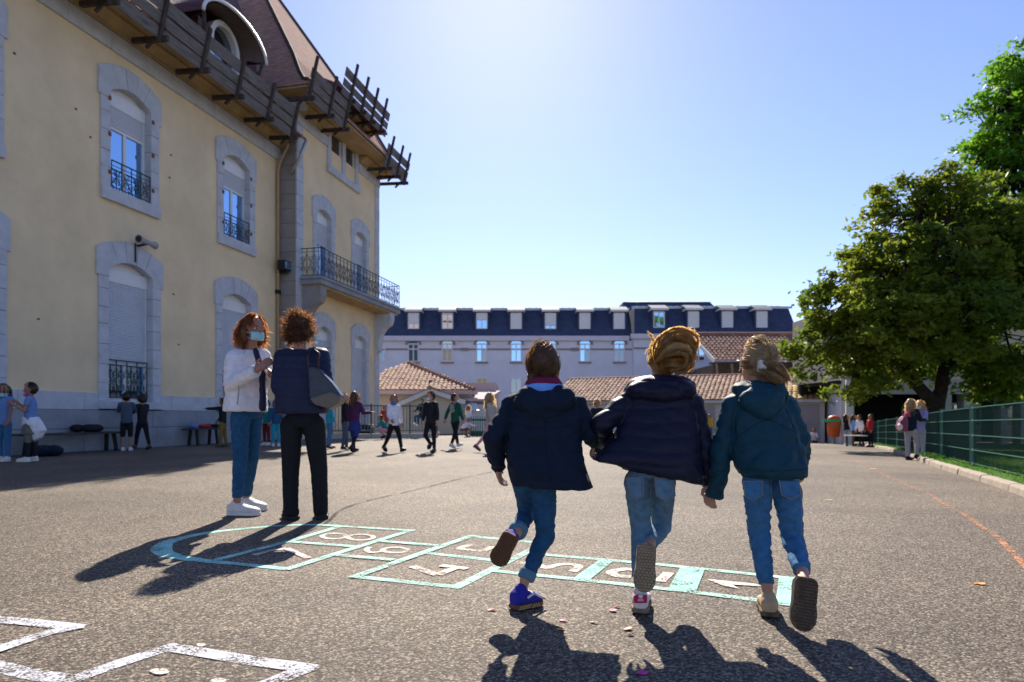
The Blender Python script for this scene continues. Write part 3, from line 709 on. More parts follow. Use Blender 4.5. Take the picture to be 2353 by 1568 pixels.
# gabled porch
YPch = 31.5; px_ = lambda p: (p-CX)/F*YPch; pz_ = lambda p: CAMH+(HY-p)/F*YPch-gz(-4, 31.5)
porch = empty('gabled_porch', (0, YPch, gz(-4, 31.5)), 0, 'small cream gabled porch with white bargeboards in front of the tiled shed', 'porch')
pk = (px_(990), pz_(898)); l_ = (px_(893), pz_(940)); r_ = (px_(1070), pz_(925))
MB().prism([(l_[0]+.3, 0, 0), (r_[0]-.3, 0, 0), (r_[0]-.3, 0, r_[1]), (pk[0], 0, pk[1]-.15), (l_[0]+.3, 0, l_[1])], (0, 2.4, 0)).build('wall', M['cream'], porch)
for q in (l_, r_):
    MB().bar((q[0], -.25, q[1]), (pk[0], -.25, pk[1]), .08, .22, (0, 0, 1)).build('bargeboard', M['wallw'], porch)
    MB().add([(q[0], -.35, q[1]+.14), (pk[0], -.35, pk[1]+.14), (pk[0], 2.4, pk[1]+.14), (q[0], 2.4, q[1]+.14)], [(0, 1, 2, 3)]).build('roof', M['tileb'], porch)
MB().cap((pk[0], -.45, pk[1]+.16), .1, (pk[0], 2.4, pk[1]+.16), .1, 8).build('ridge_tile', M['tile'], porch, True)
# flat pink annex
YAn = 37.0; ax_ = lambda p: (p-CX)/F*YAn; az_ = lambda p: CAMH+(HY-p)/F*YAn-gz(-3, 36)
ann = empty('pink_annex', (0, YAn, gz(-3, 36)), 0, 'flat roofed pinkish annex with a white awning beside the green gate', 'building')
MB().box(ax_(1040), ax_(1140), 0, 8, 0, az_(880)).build('wall', M['pink'], ann)
MB().box(ax_(1060), ax_(1120), -3.5, 0, 0, az_(932)).build('front_wall', M['wallw'], ann)
MB().prism([(ax_(1050), -3.7, az_(926)), (ax_(1125), -3.7, az_(926)), (ax_(1150), 0, az_(903)), (ax_(1040), 0, az_(903))], (0, 0, .12)).build('canopy_roof', M['pink'], ann)
aw = MB().add([(ax_(1063), -3.6, az_(929)), (ax_(1103), -3.6, az_(929)), (ax_(1110), -4.5, az_(945)), (ax_(1070), -4.5, az_(945))], [(0, 1, 2, 3)]).build('awning', M['white'], ann)
for px in (1072, 1084, 1096): MB().box(ax_(px)-.1, ax_(px)+.1, -3.56, -3.5, .3, az_(940)).build('shutter_slat', M['white'], ann)
# green picket gate
ga = GP(1083, 1003); gb = GP(1135, 1004)
gate = empty('picket_gate', ga, 0, 'low dark green picket gate beside the running girl with a braid', 'gate')
d = gb-ga; n = 11
for i in range(n): MB().bar(d*(i/(n-1)), d*(i/(n-1))+Vector((0, 0, .85)), .07, .03).build('picket', M['fence'], gate)
for zz in (.2, .7): MB().bar(Vector((0, .03, zz)), d+Vector((0, .03, zz)), .03, .08).build('rail', M['fence'], gate)
MB().bar(Vector((0, .05, .08)), d+Vector((0, .05, .08)), .03, .16).build('kick_board', M['fence'], gate)
# ================================================================ bar fence by the tower
fa = sloc(10.9, 1.35, 0); fpts = [fa, GP(853, 1008), GP(942, 1007), GP(1004, 1006), GP(1022, 1004)]
bf = empty('bar_fence', fpts[0], 0, 'grey green vertical bar fence on a low kerb behind the walking children', 'fence')
for a, b in zip(fpts, fpts[1:-1]):
    a_ = a-fpts[0]; b_ = b-fpts[0]; L = (b-a).length
    MB().bar(a_+Vector((0, 0, .08)), b_+Vector((0, 0, .08)), .22, .2).build('kerb', M['conc'], bf)
    MB().bar(a_+Vector((0, 0, 1.25)), b_+Vector((0, 0, 1.25)), .04, .05).build('rail', M['gfence'], bf)
    MB().bar(a_+Vector((0, 0, .30)), b_+Vector((0, 0, .30)), .04, .05).build('rail', M['gfence'], bf)
    mb = MB(); n = int(L/.115)
    for i in range(1, n): mb.bar(a_.lerp(b_, i/n)+Vector((0, 0, .3)), a_.lerp(b_, i/n)+Vector((0, 0, 1.25)), .022, .022)
    tag(mb.build('bars', M['gfence'], bf), kind='stuff')
for p in fpts[:-1]: MB().bar(p-fpts[0], p-fpts[0]+Vector((0, 0, 1.32)), .07, .07).build('post', M['gfence'], bf)
# dark block seen through the bars
bx_ = GP(838, 1003); o = MB().box(-.35, .35, -.2, .2, 0, .5).build('planter_box', M['black'], loc=bx_); bevel(o, .03, 2)
tag(o, 'dark square planter box behind the bar fence', 'planter')
# ================================================================ long garage shed with barrel tiles
def at(px, py, Y): return W(px, py, Y)
La, Ra = at(1262, 0, 42), at(1895, 0, 35.5)
gsh = empty('garage_shed', (Ra.x, Ra.y, gz(Ra.x, Ra.y)), 0, 'long low garage shed with sunlit terracotta barrel tiles behind the running girls', 'building')
g0 = gz(Ra.x, Ra.y); zE = 1.70-g0
Lv = Vector((La.x-Ra.x, La.y-Ra.y, 0)); back = Vector((-Lv.y, Lv.x, 0)).normalized()
if back.y < 0: back = -back
Z = Vector((0, 0, 1)); O = Vector((0, 0, 0))
run, rise = 4.0, 1.72
MB().prism([O, Lv, Lv+back*5, back*5], Z*zE).build('wall', M['wallw'], gsh)
fr_ = -back*.32
MB().bar(fr_+Z*(zE+.0)-Lv.normalized()*-.05, Lv+fr_+Z*zE, .10, .16).build('gutter', M['zinc'], gsh)
Ae, Be = Lv+fr_+Z*(zE+.08), fr_+Z*(zE+.08)
De, Ce = Lv+back*run+Z*(zE+rise), back*run+Z*(zE+rise)
MB().add([Ae, Be, Ce, De], [(0, 1, 2, 3)]).build('roof_base', M['tileb'], gsh)
tile_roof(gsh, Ae, Be, Ce, De, .27, .38, [M['tile'], M['tileb'], M['tiley']], 300, rank=lambda s: -s[1]+.3*s[2]+(1 if s[1] > .55 and s[1] < .72 else 0),
    pick=lambda u, v: 2 if (u > .86 and v < .5 and random.random() < .8) else (1 if random.random() < .12 or (u > .8 and v > .55) else 0))
MB().cap(De, .13, Ce, .13, 8).build('ridge_tile', M['tileb'], gsh, True)
for k, (q0, q1) in enumerate(((.02, .16), (.19, .33), (.36, .50), (.53, .67))):
    a, b = Lv*q0+fr_*.2, Lv*q1+fr_*.2
    dr = MB().prism([a+Z*.02, b+Z*.02, b+Z*(zE-.25), a+Z*(zE-.25)], fr_.normalized()*.06).build('garage_door', M['door'], gsh)
    for j in range(1, 5):
        zz = (zE-.25)*j/5; MB().bar(a+fr_.normalized()*.07+Z*zz, b+fr_.normalized()*.07+Z*zz, .02, .03).build('door_rib', M['door'], dr)
# white gable wall to its right
n0 = Vector(((1944-CX)/F*31, 31, 0)); n1_ = Vector((17.5, 36.6, 0)); n0.z = gz(n0.x, n0.y)
gw = empty('white_gable_wall', n0, 0, 'white rendered wall in sun at the right end of the garage shed', 'wall')
dv = n1_-n0; dv.z = 0
MB().prism([O-Z*.1, dv-Z*.1, dv+Z*3.3, dv*.25+Z*3.35, Z*3.05], (.32, -.06, 0)).build('wall', M['wallw'], gw)
MB().prism([dv*.45+Z*1.9, dv*.98+Z*2.3, dv*.98+Z*2.42, dv*.45+Z*2.02], (-.10, .02, 0)).build('ledge', M['conc'], gw)
# brown roofed hall behind
YB = 46.0; hx = lambda p, Y=YB: (p-CX)/F*Y; hz = lambda p, Y=YB: CAMH+(HY-p)/F*Y
hall = empty('brown_roofed_hall', (0, YB, -1), 0, 'hall with brown tiled roof and deep dark eaves left of the round tree', 'building')
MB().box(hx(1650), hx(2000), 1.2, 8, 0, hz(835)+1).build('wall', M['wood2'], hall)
zA, zB = hz(829)+1, hz(768, 49.5)+1
MB().add([(hx(1640), -.2, zA), (hx(2010), -.2, zA), (hx(2010), 3.8, zB), (hx(1622), 3.8, zB)], [(0, 1, 2, 3)]).build('roof_base', M['tileb'], hall)
tile_roof(hall, (hx(1640), -.2, zA), (hx(1860), -.2, zA), (hx(1850), 3.8, zB), (hx(1628), 3.8, zB), .3, .42, [M['tileb'], M['tile']], 300, rank=lambda s: s[2], pick=lambda u, v: 1 if random.random() < .06 else 0)
MB().bar((hx(1640)-.1, -.3, zA), (hx(1622)-.1, 3.8, zB), .12, .28).build('bargeboard', M['wallw'], hall)
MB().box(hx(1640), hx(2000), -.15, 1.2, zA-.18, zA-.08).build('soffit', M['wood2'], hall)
MB().cap((hx(1622), 3.8, zB+.05), .14, (hx(2005), 3.8, zB+.05), .14, 8).build('ridge_tile', M['tileb'], hall, True)
for a in (hx(1665), hx(1700)): MB().bar((a, 1.2, zA-2.2), (a-.6, -.1, zA-.2), .15, .18).build('strut', M['wood'], hall)
# covered hall on the right, behind the trees
YC = 31.0; cxx = lambda p: (p-CX)/F*YC; gC = gz(19, 31); czz = lambda p: CAMH+(HY-p)/F*YC-gC
cov = empty('covered_playground', (0, YC, gC), 0, 'two storey building with dark open covered play area behind the trees on the right', 'building')
X0, X1 = cxx(1946), cxx(2700)
MB().box(X0, X1, 0, .5, czz(906), czz(872)).build('lintel', M['conc'], cov)
MB().box(X0, X1, .3, 6, czz(872), czz(700)).build('upper_wall', M['cream'], cov)
MB().add([(X0-.3, -.4, czz(700)), (X1, -.4, czz(700)), (X1, 4, czz(640)), (X0+3, 4, czz(640))], [(0, 1, 2, 3)]).build('roof', M['tile'], cov)
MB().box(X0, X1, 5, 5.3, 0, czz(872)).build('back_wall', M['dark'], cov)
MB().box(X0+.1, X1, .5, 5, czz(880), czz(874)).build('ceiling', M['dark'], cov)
for p in (1946, 2170, 2215, 2300, 2345, 2480): MB().box(cxx(p), cxx(p)+.35, 0, .5, 0, czz(906)).build('pillar', M['conc'], cov)
for p0, p1 in ((2178, 2212), (2224, 2260), (2266, 2296), (2350, 2400)):
    f_ = MB().box(cxx(p0), cxx(p1), 1.2, 1.26, .2, czz(925)).build('window', M['cream'], cov)
    MB().box(cxx(p0)+.12, cxx(p1)-.12, 1.14, 1.19, 1.0, czz(930)).build('pane', M['glassd'], f_)
# ================================================================ litter bin
bp = Vector(((1916-CX)/F*32.0, 32.0, 0)); bp.z = gz(bp.x, bp.y)
bn = empty('litter_bin', bp, 0, 'orange litter bin with a green band in front of the white gable wall', 'bin')
kx = bp.y/F
o = MB().loft([((0, 0, z), (r_, 0, 0), (0, r_, 0)) for z, r_ in ((.35, .22), (.4, .24), (1.05, .29), (1.15, .29))], 16, 3).build('body', mat('orange plastic', (.62, .12, .03), .5, .1), bn, True)
MB().loft([((-.12, 0, z), (.42, 0, 0), (0, .32, 0)) for z in (1.08, 1.2)], 16, 3).build('band', mat('green plastic', (.03, .42, .2), .5, .1), bn)
MB().ell((0, 0, 1.22), (.29, 0, 0), (0, .29, 0), (0, 0, .2)).build('lid', MATS['orange plastic'], bn, True)
MB().box(-.06, .06, -.06, .06, 0, .36).build('post', M['grey'], bn)
# ================================================================ kerb stones and mesh fence on the right
kerbp = empty('kerb', (KERB[0][0], KERB[0][1], 0)); tag(kerbp, kind='structure')
kb0 = Vector(kerbp.location)
def along(pts, off):
    P = [Vector((x, y, 0)) for x, y in pts]; out = []
    for i, p in enumerate(P):
        d = (P[min(i+1, len(P)-1)]-P[max(i-1, 0)]).normalized(); out.append(p+Vector((d.y, -d.x, 0))*off)
    return out
def walk(P, step):
    res = []; i = 0; pos = P[0].copy(); res.append(pos.copy()); rem = step
    for a, b in zip(P, P[1:]):
        L = (b-a).length; s = 0; d = (b-a)/L
        while L-s >= rem: s += rem; res.append(a+d*s); rem = step
        rem -= L-s
    return res
KP = walk(along(KERB, .05), 1.4)
for a, b in zip(KP, KP[1:]):
    d = (b-a).normalized(); sd_ = Vector((d.y, -d.x, 0)); za = gz(a.x, a.y); zb = gz(b.x, b.y); jz = random.uniform(-.008, .008); js = random.uniform(-.01, .01)
    pts = []
    a2 = a+d*.012; b2 = b-d*.012
    for p, zz in ((a2, za), (b2, zb)):
        for q, h in ((0, -.05), (0.015, .085+jz), (.13, .10+jz), (.14, -.05)): pts.append(p+sd_*(q+js-.07)+Vector((0, 0, zz+h))-kb0)
    o = MB().add(pts, [(0, 1, 2, 3), (7, 6, 5, 4), (0, 4, 5, 1), (1, 5, 6, 2), (2, 6, 7, 3)]).build('kerb_stone', M['kerb'], kerbp); bevel(o, .02, 2)
FP_ = along(KERB, .42); FP_ = walk(FP_, 3.1)
# shift so that a post stands where the photograph shows one
fb = empty('mesh_fence', (FP_[0].x, FP_[0].y, 0), 0, 'green welded wire mesh fence along the lawn on the right', 'fence')
f0 = Vector(fb.location)
FH = 1.02
for i, p in enumerate(FP_):
    z = gz(p.x, p.y)+.08; q = p-f0
    po = MB().box(q.x-.035, q.x+.035, q.y-.035, q.y+.035, z-.1, z+FH+.03).build('post', M['fence'], fb)
    for h in (.05, .28, .53, .78, 1.0): MB().box(q.x-.05, q.x+.05, q.y-.06, q.y-.03, z+h-.02, z+h+.02).build('clip', M['zinc'], po)
for a, b in zip(FP_, FP_[1:]):
    za, zb = gz(a.x, a.y)+.08, gz(b.x, b.y)+.08; a_ = a-f0; b_ = b-f0; d = (b-a).normalized(); sd_ = Vector((d.y, -d.x, 0))
    mb = MB()
    for h in (.05, .28, .53, .78, 1.0):
        for s in (-.02, .02): mb.bar(a_+sd_*s+Vector((0, 0, za+h+s*.3)), b_+sd_*s+Vector((0, 0, zb+h+s*.3)), .008, .008)
        n = 60
    for k in range(61):
        p = a_.lerp(b_, k/61+.008); z = za+(zb-za)*k/61
        mb.bar(p+Vector((0, 0, z+.0)), p+Vector((0, 0, z+FH)), .006, .006)
    for k in range(124):
        p = a_.lerp(b_, k/124); z = za+(zb-za)*k/124
        for h in (.28, .53, .78, 1.0): mb.bar(p+sd_*-.02+Vector((0, 0, z+h)), p+sd_*.02+Vector((0, 0, z+h)), .004, .004)
    tag(mb.build('wire_mesh', M['wire'], fb), kind='stuff'); rl = MB()
    for h in (.05, .28, .53, .78, 1.0): MB().bar(a_-sd_*.028+Vector((0, 0, za+h)), b_-sd_*.028+Vector((0, 0, zb+h)), .010, .012).build('lit_rail_wire', M['fence'], fb)  # brighter green paints the sunlit edges of the rails
# ================================================================ grass
gv = []; gf = []
rg = random.Random(11)
for _ in range(26000):
    y = rg.uniform(5.5, 20) if rg.random() < .85 else rg.uniform(20, 30); x = kerb_x(y)+.1+abs(rg.gauss(0, 1.6))
    z = gz(x, y)+.07+.05*noise.noise(Vector((x*.5, y*.5, 0))); h = rg.uniform(.03, .10)*(1.4 if rg.random() < .1 else 1); a = rg.uniform(0, 6.28); wdt = rg.uniform(.003, .008)
    dx, dy = math.cos(a)*wdt, math.sin(a)*wdt; lx, ly = rg.gauss(0, .03), rg.gauss(0, .03); b = len(gv)
    gv += [(x-dx, y-dy, z), (x+dx, y+dy, z), (x+lx, y+ly, z+h)]; gf.append((b, b+1, b+2))
me = bpy.data.meshes.new('grass'); me.from_pydata(gv, [], gf); tag(put('grass', me, M['grass']), 'short sunlit grass behind the mesh fence', 'grass', kind='stuff')
dv_ = MB()
for _ in range(160):
    y = rg.uniform(6, 16); x = kerb_x(y)+.15+abs(rg.gauss(0, .7)); z = gz(x, y)+.15
    s = .014; dv_.add([(x-s, y, z), (x, y-s, z), (x+s, y, z), (x, y+s, z)], [(0, 1, 2, 3)])
tag(dv_.build('dandelions', mat('yellow petals', (.75, .55, .02), .7)), 'tiny yellow flowers dotted through the grass', 'flowers', kind='stuff')
# ================================================================ trees
def tree(name, base, label, blobs, nleaf, lsize, lmat, limbs, seed, holes=.0, trunk_r=.2):
    rt = random.Random(seed); e = empty(name, base, 0, label, 'tree')
    mb = MB()
    for pts, rs in limbs:
        P = [Vector(p) for p in pts]; mb.tube(P, rs, 8)
    mb.build('trunk', M['bark'], e, True)
    rng = np.random.RandomState(seed)
    tot = sum(b[1][0]*b[1][1]*b[1][2] for b in blobs); vs_ = []; ctr = []
    for c, rad in blobs:
        k = int(nleaf*rad[0]*rad[1]*rad[2]/tot); ncl = max(12, k//55)
        cl = rng.normal(size=(ncl, 3)); cl /= np.linalg.norm(cl, axis=1)[:, None]; cl *= (rng.uniform(.35, 1, (ncl, 1)))**.45
        cl = cl*np.array(rad)+np.array(c)
        for q in cl:
            cr = rng.uniform(.16, .42)*lsize*8; m = max(10, int(k/ncl*rng.uniform(.5, 1.5)))
            pp = rng.normal(size=(m, 3))*cr*np.array([.62, .62, .38])+q; ctr.append(pp)
            mb2 = None
    ctr = np.concatenate(ctr); n = len(ctr)
    ax = rng.normal(size=(n, 3)); ax[:, 2] *= .6; ax /= np.linalg.norm(ax, axis=1)[:, None]
    bx = rng.normal(size=(n, 3)); bx -= ax*np.sum(ax*bx, 1)[:, None]; bx /= np.linalg.norm(bx, axis=1)[:, None]
    s = lsize*rng.uniform(.6, 1.3, (n, 1)); ln, wd_ = ax*s, bx*s*.48
    V = np.stack([ctr-ln, ctr+wd_-ln*.1, ctr+ln, ctr-wd_-ln*.1], 1).reshape(-1, 3)
    me = bpy.data.meshes.new('crown'); me.vertices.add(n*4); me.vertices.foreach_set('co', V.ravel().astype(np.float32))
    me.loops.add(n*4); me.loops.foreach_set('vertex_index', np.arange(n*4, dtype=np.int32))
    me.polygons.add(n); me.polygons.foreach_set('loop_start', np.arange(0, n*4, 4, dtype=np.int32)); me.polygons.foreach_set('loop_total', np.full(n, 4, np.int32))
    me.update(); me.validate(); put('crown', me, lmat, e)
    # twigs from limbs into the crown
    tw_ = MB()
    for c, rad in blobs:
        for _ in range(5):
            p = Vector(c)+Vector([rt.uniform(-.8, .8)*r for r in rad]); a = Vector(limbs[rt.randrange(len(limbs))][0][-1])
            tw_.tube([a, a.lerp(p, .5)+Vector((0, 0, rt.uniform(-.2, .3))), p], [.05, .03, .012], 5)
    tag(tw_.build('branches', M['bark'], e), kind='stuff')
    return e
YT = 21.5; tb_ = W(2150, 0, YT); tb_.z = gz(tb_.x, YT)
def tl(px, py, dy=0): # local point from the photo at the tree's depth
    p = W(px, py, YT+dy); return (p.x-tb_.x, dy, p.z-tb_.z)
bl = []
for px, py, dy, r_ in ((1900, 790, 0, 1.3), (1960, 700, -.6, 1.5), (2050, 600, 0, 1.6), (2110, 480, .5, 1.35), (2180, 450, 0, 1.1), (2150, 600, -1.5, 1.8), (2230, 560, .5, 1.7), (2300, 640, 0, 2.0),
    (2060, 760, -1.8, 1.8), (2180, 740, -2.2, 2.0), (2310, 780, -1.0, 2.0), (1990, 830, .8, 1.3), (1930, 700, 1, 1.2), (2100, 680, 2, 2.0), (2250, 700, 2, 2.0), (1880, 850, .5, .8), (2330, 850, 0, 1.4), (2400, 650, 1, 2.0), (1860, 800, 0, .9), (1960, 870, -.5, 1.1), (2040, 850, .5, 1.2), (2240, 860, 1, 1.3), (2310, 890, .5, 1.2), (2120, 820, 2.2, 1.4), (2010, 520, .2, .8), (1840, 820, -.2, .6), (2170, 410, 0, .7), (2070, 450, .3, 1.0), (2230, 470, .6, 1.3), (2280, 540, .8, 1.6), (2000, 580, 0, 1.0), (2330, 580, .5, 1.7), (1930, 650, 0, .9)):
    c = tl(px, py, dy); bl.append((c, (r_, r_, r_*.62)))
limbs = [([(-.05, 0, 0), tl(2150, 930), tl(2162, 895), tl(2168, 850), tl(2190, 760), tl(2200, 640)], [.30, .27, .2, .17, .13, .06]),
         ([tl(2150, 930), tl(2125, 905), tl(2085, 860), tl(2040, 790), tl(1990, 720)], [.24, .2, .17, .11, .04]),
         ([tl(2168, 850), tl(2230, 790), tl(2300, 720)], [.13, .1, .04]), ([tl(2085, 860), tl(2090, 760), tl(2110, 620), tl(2120, 500)], [.14, .11, .07, .03]),
         ([tl(2190, 760), tl(2160, 640), tl(2180, 500)], [.1, .07, .03])]
tree('round_tree', tb_, 'broad round dark green tree with forked trunk behind the mesh fence', bl, 90000, .104, M['leafd'], limbs, 5)
YT = 25.0; tb_ = W(2520, 0, YT); tb_.z = gz(20, YT)
bl = []
for px, py, dy, r_ in ((2330, 170, 0, 1.2), (2290, 300, 0, 1.25), (2360, 300, 0, 1.8), (2275, 400, -.4, 1.2), (2340, 420, 0, 1.8), (2300, 510, .5, 1.5), (2380, 560, 0, 2.0), (2260, 235, 0, .6), (2245, 350, .3, .6), (2420, 180, 0, 2.2), (2450, 380, 0, 2.6), (2500, 560, 0, 2.6), (2560, 300, 1, 3), (2350, 115, 0, .7), (2320, 620, 1, 1.5), (2240, 450, 0, .8), (2225, 260, .2, .5), (2235, 500, 0, .9), (2270, 560, .6, 1.2), (2260, 330, .5, .9), (2225, 420, .3, .7), (2240, 580, .4, 1.0), (2300, 250, 0, 1.1)):
    bl.append((tl(px, py, dy), (r_, r_, r_*.7)))
limbs = [([(0, 0, 0), tl(2515, 800), tl(2500, 600), tl(2480, 380), tl(2440, 200)], [.4, .35, .28, .18, .05]), ([tl(2500, 600), tl(2420, 480), tl(2330, 400)], [.2, .13, .04]), ([tl(2480, 380), tl(2400, 290), tl(2320, 220)], [.16, .1, .03])]
tree('plane_tree', tb_, 'tall bright green tree rising at the right edge of the picture', bl, 48000, .12, M['leafb'], limbs, 9)
# hedge trees far right behind the covered hall
# ================================================================ painted markings on the asphalt
def zA(x, y): return ((200+.68*x)/1.7408, (2000+.68*y)/1.7408)
def zB(x, y): return ((1300+.85*x)/1.7408, (2000+.85*y)/1.7408)
def zD(x, y): return (.5525*x/1.7408, (2400+.5525*y)/1.7408)
def zE_(x, y): return ((3300+.6248*x)/1.7408, (1750+.6248*y)/1.7408)
LEV = [0]
def smooth_path(P, n=6):
    out = []
    for i in range(len(P)-1):
        p0, p1, p2, p3 = P[max(i-1, 0)], P[i], P[i+1], P[min(i+2, len(P)-1)]
        for k in range(n):
            t = k/n; out.append(.5*((2*p1)+(p2-p0)*t+(2*p0-5*p1+4*p2-p3)*t*t+(3*p1-p0-3*p2+p3)*t**3))
    out.append(P[-1]); return out
def ribbon(name, pts, w_, m, parent, curve=False, ext=0):
    P = [GP(*p) for p in pts]
    if ext: P[0] = P[0]+(P[0]-P[1]).normalized()*ext; P[-1] = P[-1]+(P[-1]-P[-2]).normalized()*ext
    if curve: P = smooth_path(P)
    LEV[0] += 1; dz = .0016+.0005*(LEV[0] % 9); mb = MB(); org = parent.location if parent else Vector((0, 0, 0))
    ws = w_ if hasattr(w_, '__len__') else [w_]*len(P)
    if len(ws) != len(P): ws = [ws[int(i*(len(ws)-1)/(len(P)-1)+.5)] for i in range(len(P))]
    for i, p in enumerate(P):
        d = (P[min(i+1, len(P)-1)]-P[max(i-1, 0)]); d.z = 0; d.normalize(); s = Vector((-d.y, d.x, 0))*ws[i]/2
        for q in (p-s, p+s): mb.v.append(tuple(Vector((q.x, q.y, gz(q.x, q.y)+dz))-org))
    for i in range(len(P)-1): mb.f.append([2*i, 2*i+2, 2*i+3, 2*i+1]); mb.m.append(0)
    return mb.build(name, M[m], parent)
def patch(name, pts, m, parent):
    LEV[0] += 1; dz = .0016+.0005*(LEV[0] % 9); org = parent.location
    P = [GP(*p) for p in pts]; mb = MB(); mb.add([p+Vector((0, 0, dz))-org for p in P], [tuple(range(len(P)))]); return mb.build(name, M[m], parent)
hop = empty('hopscotch', GP(1000, 1290), 0, 'mint green painted hopscotch with peach numerals on the asphalt', 'hopscotch')
LW = .058
ribbon('home_arc', [zA(*p) for p in ((1690, 152), (1500, 148), (1300, 157), (1130, 172), (960, 190), (810, 218), (690, 252), (655, 290), (690, 322), (800, 345), (960, 365), (1150, 382), (1300, 398), (1400, 408))], [.06, .06, .06, .065, .07, .08, .1, .12, .11, .09, .07, .06, .06, .06], 'mintd', hop, True)
for a in ([zA(1690, 162), zA(1440, 236), zA(960, 360)], [zA(1600, 150), zA(2130, 182)], [zA(2120, 182), zA(1400, 408)], [zA(1440, 250), zA(1770, 275)],
          [zA(1940, 245), zA(2260, 270)], [zA(1660, 325), zA(2000, 355)], [zB(140, 365), zB(690, 172)], [zB(690, 172), zB(1045, 206)], [zB(470, 250), zB(790, 285)],
          [zB(140, 362), zB(620, 412)], [zB(620, 412), zB(1040, 202)], [zB(1010, 258), zB(1560, 305), zB(2200, 372)], [zB(780, 335), zB(1200, 378), zB(1700, 432), zB(2205, 498)]):
    ribbon('line', a, LW, 'mint', hop, ext=.02)
ribbon('cell_divider', [zB(1320, 290), zB(1205, 378)], .085, 'mintd', hop); ribbon('cell_divider', [zB(1730, 325), zB(1680, 430)], .13, 'mintd', hop); ribbon('cell_divider', [zB(2185, 372), zB(2178, 494)], .10, 'mintd', hop)
def numeral(strokes, w_=.05, curve=True):
    n = ribbon('numeral', strokes[0], w_, 'peach', hop, curve and len(strokes[0]) > 2)
    for s in strokes[1:]:
        c = ribbon('stroke', s, w_, 'peach', hop, curve and len(s) > 2); c.parent = n
def ring(cx, cy, rx, ry, f, n=12): return [f(cx+rx*math.cos(6.2832*i/n), cy+ry*math.sin(6.2832*i/n)) for i in range(n+1)]
numeral([ring(1672, 214, 72, 16, zA), ring(1828, 221, 76, 17, zA)], .036)
numeral([ring(2030, 297, 72, 16, zA), [zA(1960, 303), zA(1890, 312), zA(1862, 296), zA(1880, 280)]], .036)
numeral([[zA(1200, 328), zA(1300, 300), zA(1395, 288)], [zA(1390, 288), zA(1520, 345)]], .045, False)
numeral([[zB(412, 316), zB(530, 356)], [zB(530, 356), zB(632, 316)], [zB(545, 312), zB(670, 328)]], .055, False)
numeral([[zB(690, 210), zB(622, 230)], [zB(622, 230), zB(742, 242)], [zB(742, 242), zB(790, 222)]], .05, False)
numeral([[zB(900, 298), zB(985, 300), zB(1040, 322), zB(1090, 309), zB(1150, 304), zB(1195, 316), zB(1165, 340)]], .05)
numeral([[zB(1500, 338), zB(1420, 328), zB(1350, 340), zB(1370, 358), zB(1440, 364)], [zB(1618, 345), zB(1575, 388)]], .06)
n1 = patch('numeral', [zB(*p) for p in ((1795, 376), (1880, 384), (2075, 404), (2075, 412), (1915, 402), (1950, 422), (1870, 406))], 'peach', hop)
zz = empty('zigzag_marking', GP(300, 1500), 0, 'thick worn white zigzag line painted in the lower left corner', 'painted line')
for a in ([zD(-120, 140), zD(250, 172), zD(545, 205)], [zD(545, 205), zD(330, 250), zD(-160, 415)], [zD(-120, 462), zD(250, 545), zD(520, 580)],
          [zD(520, 580), zD(850, 465), zD(1230, 345)], [zD(1230, 345), zD(1800, 440), zD(2220, 498)], [zD(2220, 498), zD(1950, 610), zD(1700, 720)]):
    ribbon('stroke', a, .072, 'whitep', zz, ext=.025)
for c, r_, lb in (((1455, 330), (36, 13), 'small peach paint spot above the white zigzag line'), ((1155, 525), (68, 24), 'larger peach paint spot inside the white zigzag angle'), ((1580, 592), (60, 18), 'peach paint spot at the bottom edge inside the white zigzag')):
    e = empty('paint_spot', GP(*zD(*c)), 0, lb, 'paint spot', 'peach paint spots by the zigzag')
    patch('spot', [zD(c[0]+r_[0]*math.cos(.6283*i)*random.uniform(.8, 1.15), c[1]+r_[1]*math.sin(.6283*i)*random.uniform(.8, 1.15)) for i in range(10)], 'peach', e)
ol = ribbon('court_line', [zE_(*p) for p in ((200, 150), (330, 215), (480, 290), (650, 355), (760, 430), (880, 490), (1000, 575), (1100, 640), (1190, 730), (1274, 820), (1340, 900))], [.03]*4+[.04]*7, 'orangep', None, True)
tag(ol, 'faint curved orange line painted on the asphalt at the right', 'painted line')
M['seam'] = paint_mat('dark asphalt joint', (.05, .045, .04), .42)
sm = ribbon('asphalt_joint', [zB(-160, 180), zB(0, 112), (785, 1172), (850, 1150), (960, 1125), (1060, 1100), (1130, 1085)], .03, 'seam', None, True); tag(sm, kind='structure')
# petals and small fallen leaves
pm = {k: mat('petal '+k, c, .6, .15, 20, 0) for k, c in dict(pink=(.75, .25, .32), salmon=(.75, .38, .28), orange=(.7, .33, .08), cream=(.7, .6, .45), brown=(.2, .09, .05), magenta=(.7, .06, .4), yellow=(.65, .62, .25)).items()}
def petal(p, c, s, label, group='petals on the asphalt'):
    g = GP(*p); n = 8; s = s*.8; a0 = random.uniform(0, 6); mb = MB(); mb.v.append((0, 0, .003))
    for i in range(n):
        a = a0+6.2832*i/n; r_ = s*(1+.25*math.cos(2*(a-a0))); mb.v.append((r_*math.cos(a), r_*math.sin(a)*.7, .005+.004*random.random()+.003*math.cos(a)))
    for i in range(n): mb.f.append([0, 1+i, 1+(i+1) % n]); mb.m.append(0)
    o = mb.build('petal', pm[c], loc=g); so = o.modifiers.new('t', 'SOLIDIFY'); so.thickness = .002
    tag(o, label, 'petal', group)
petal(zB(785, 522), 'salmon', .021, 'salmon petal left of the blue canvas shoe')
petal(zB(1120, 572), 'pink', .02, 'pink petal beside the orange petal between two shadows')
petal(zB(1110, 612), 'orange', .02, 'orange brown petal nearest the left running shadow')
petal(zB(1265, 580), 'cream', .018, 'cream petal midway between the left and middle shadows')
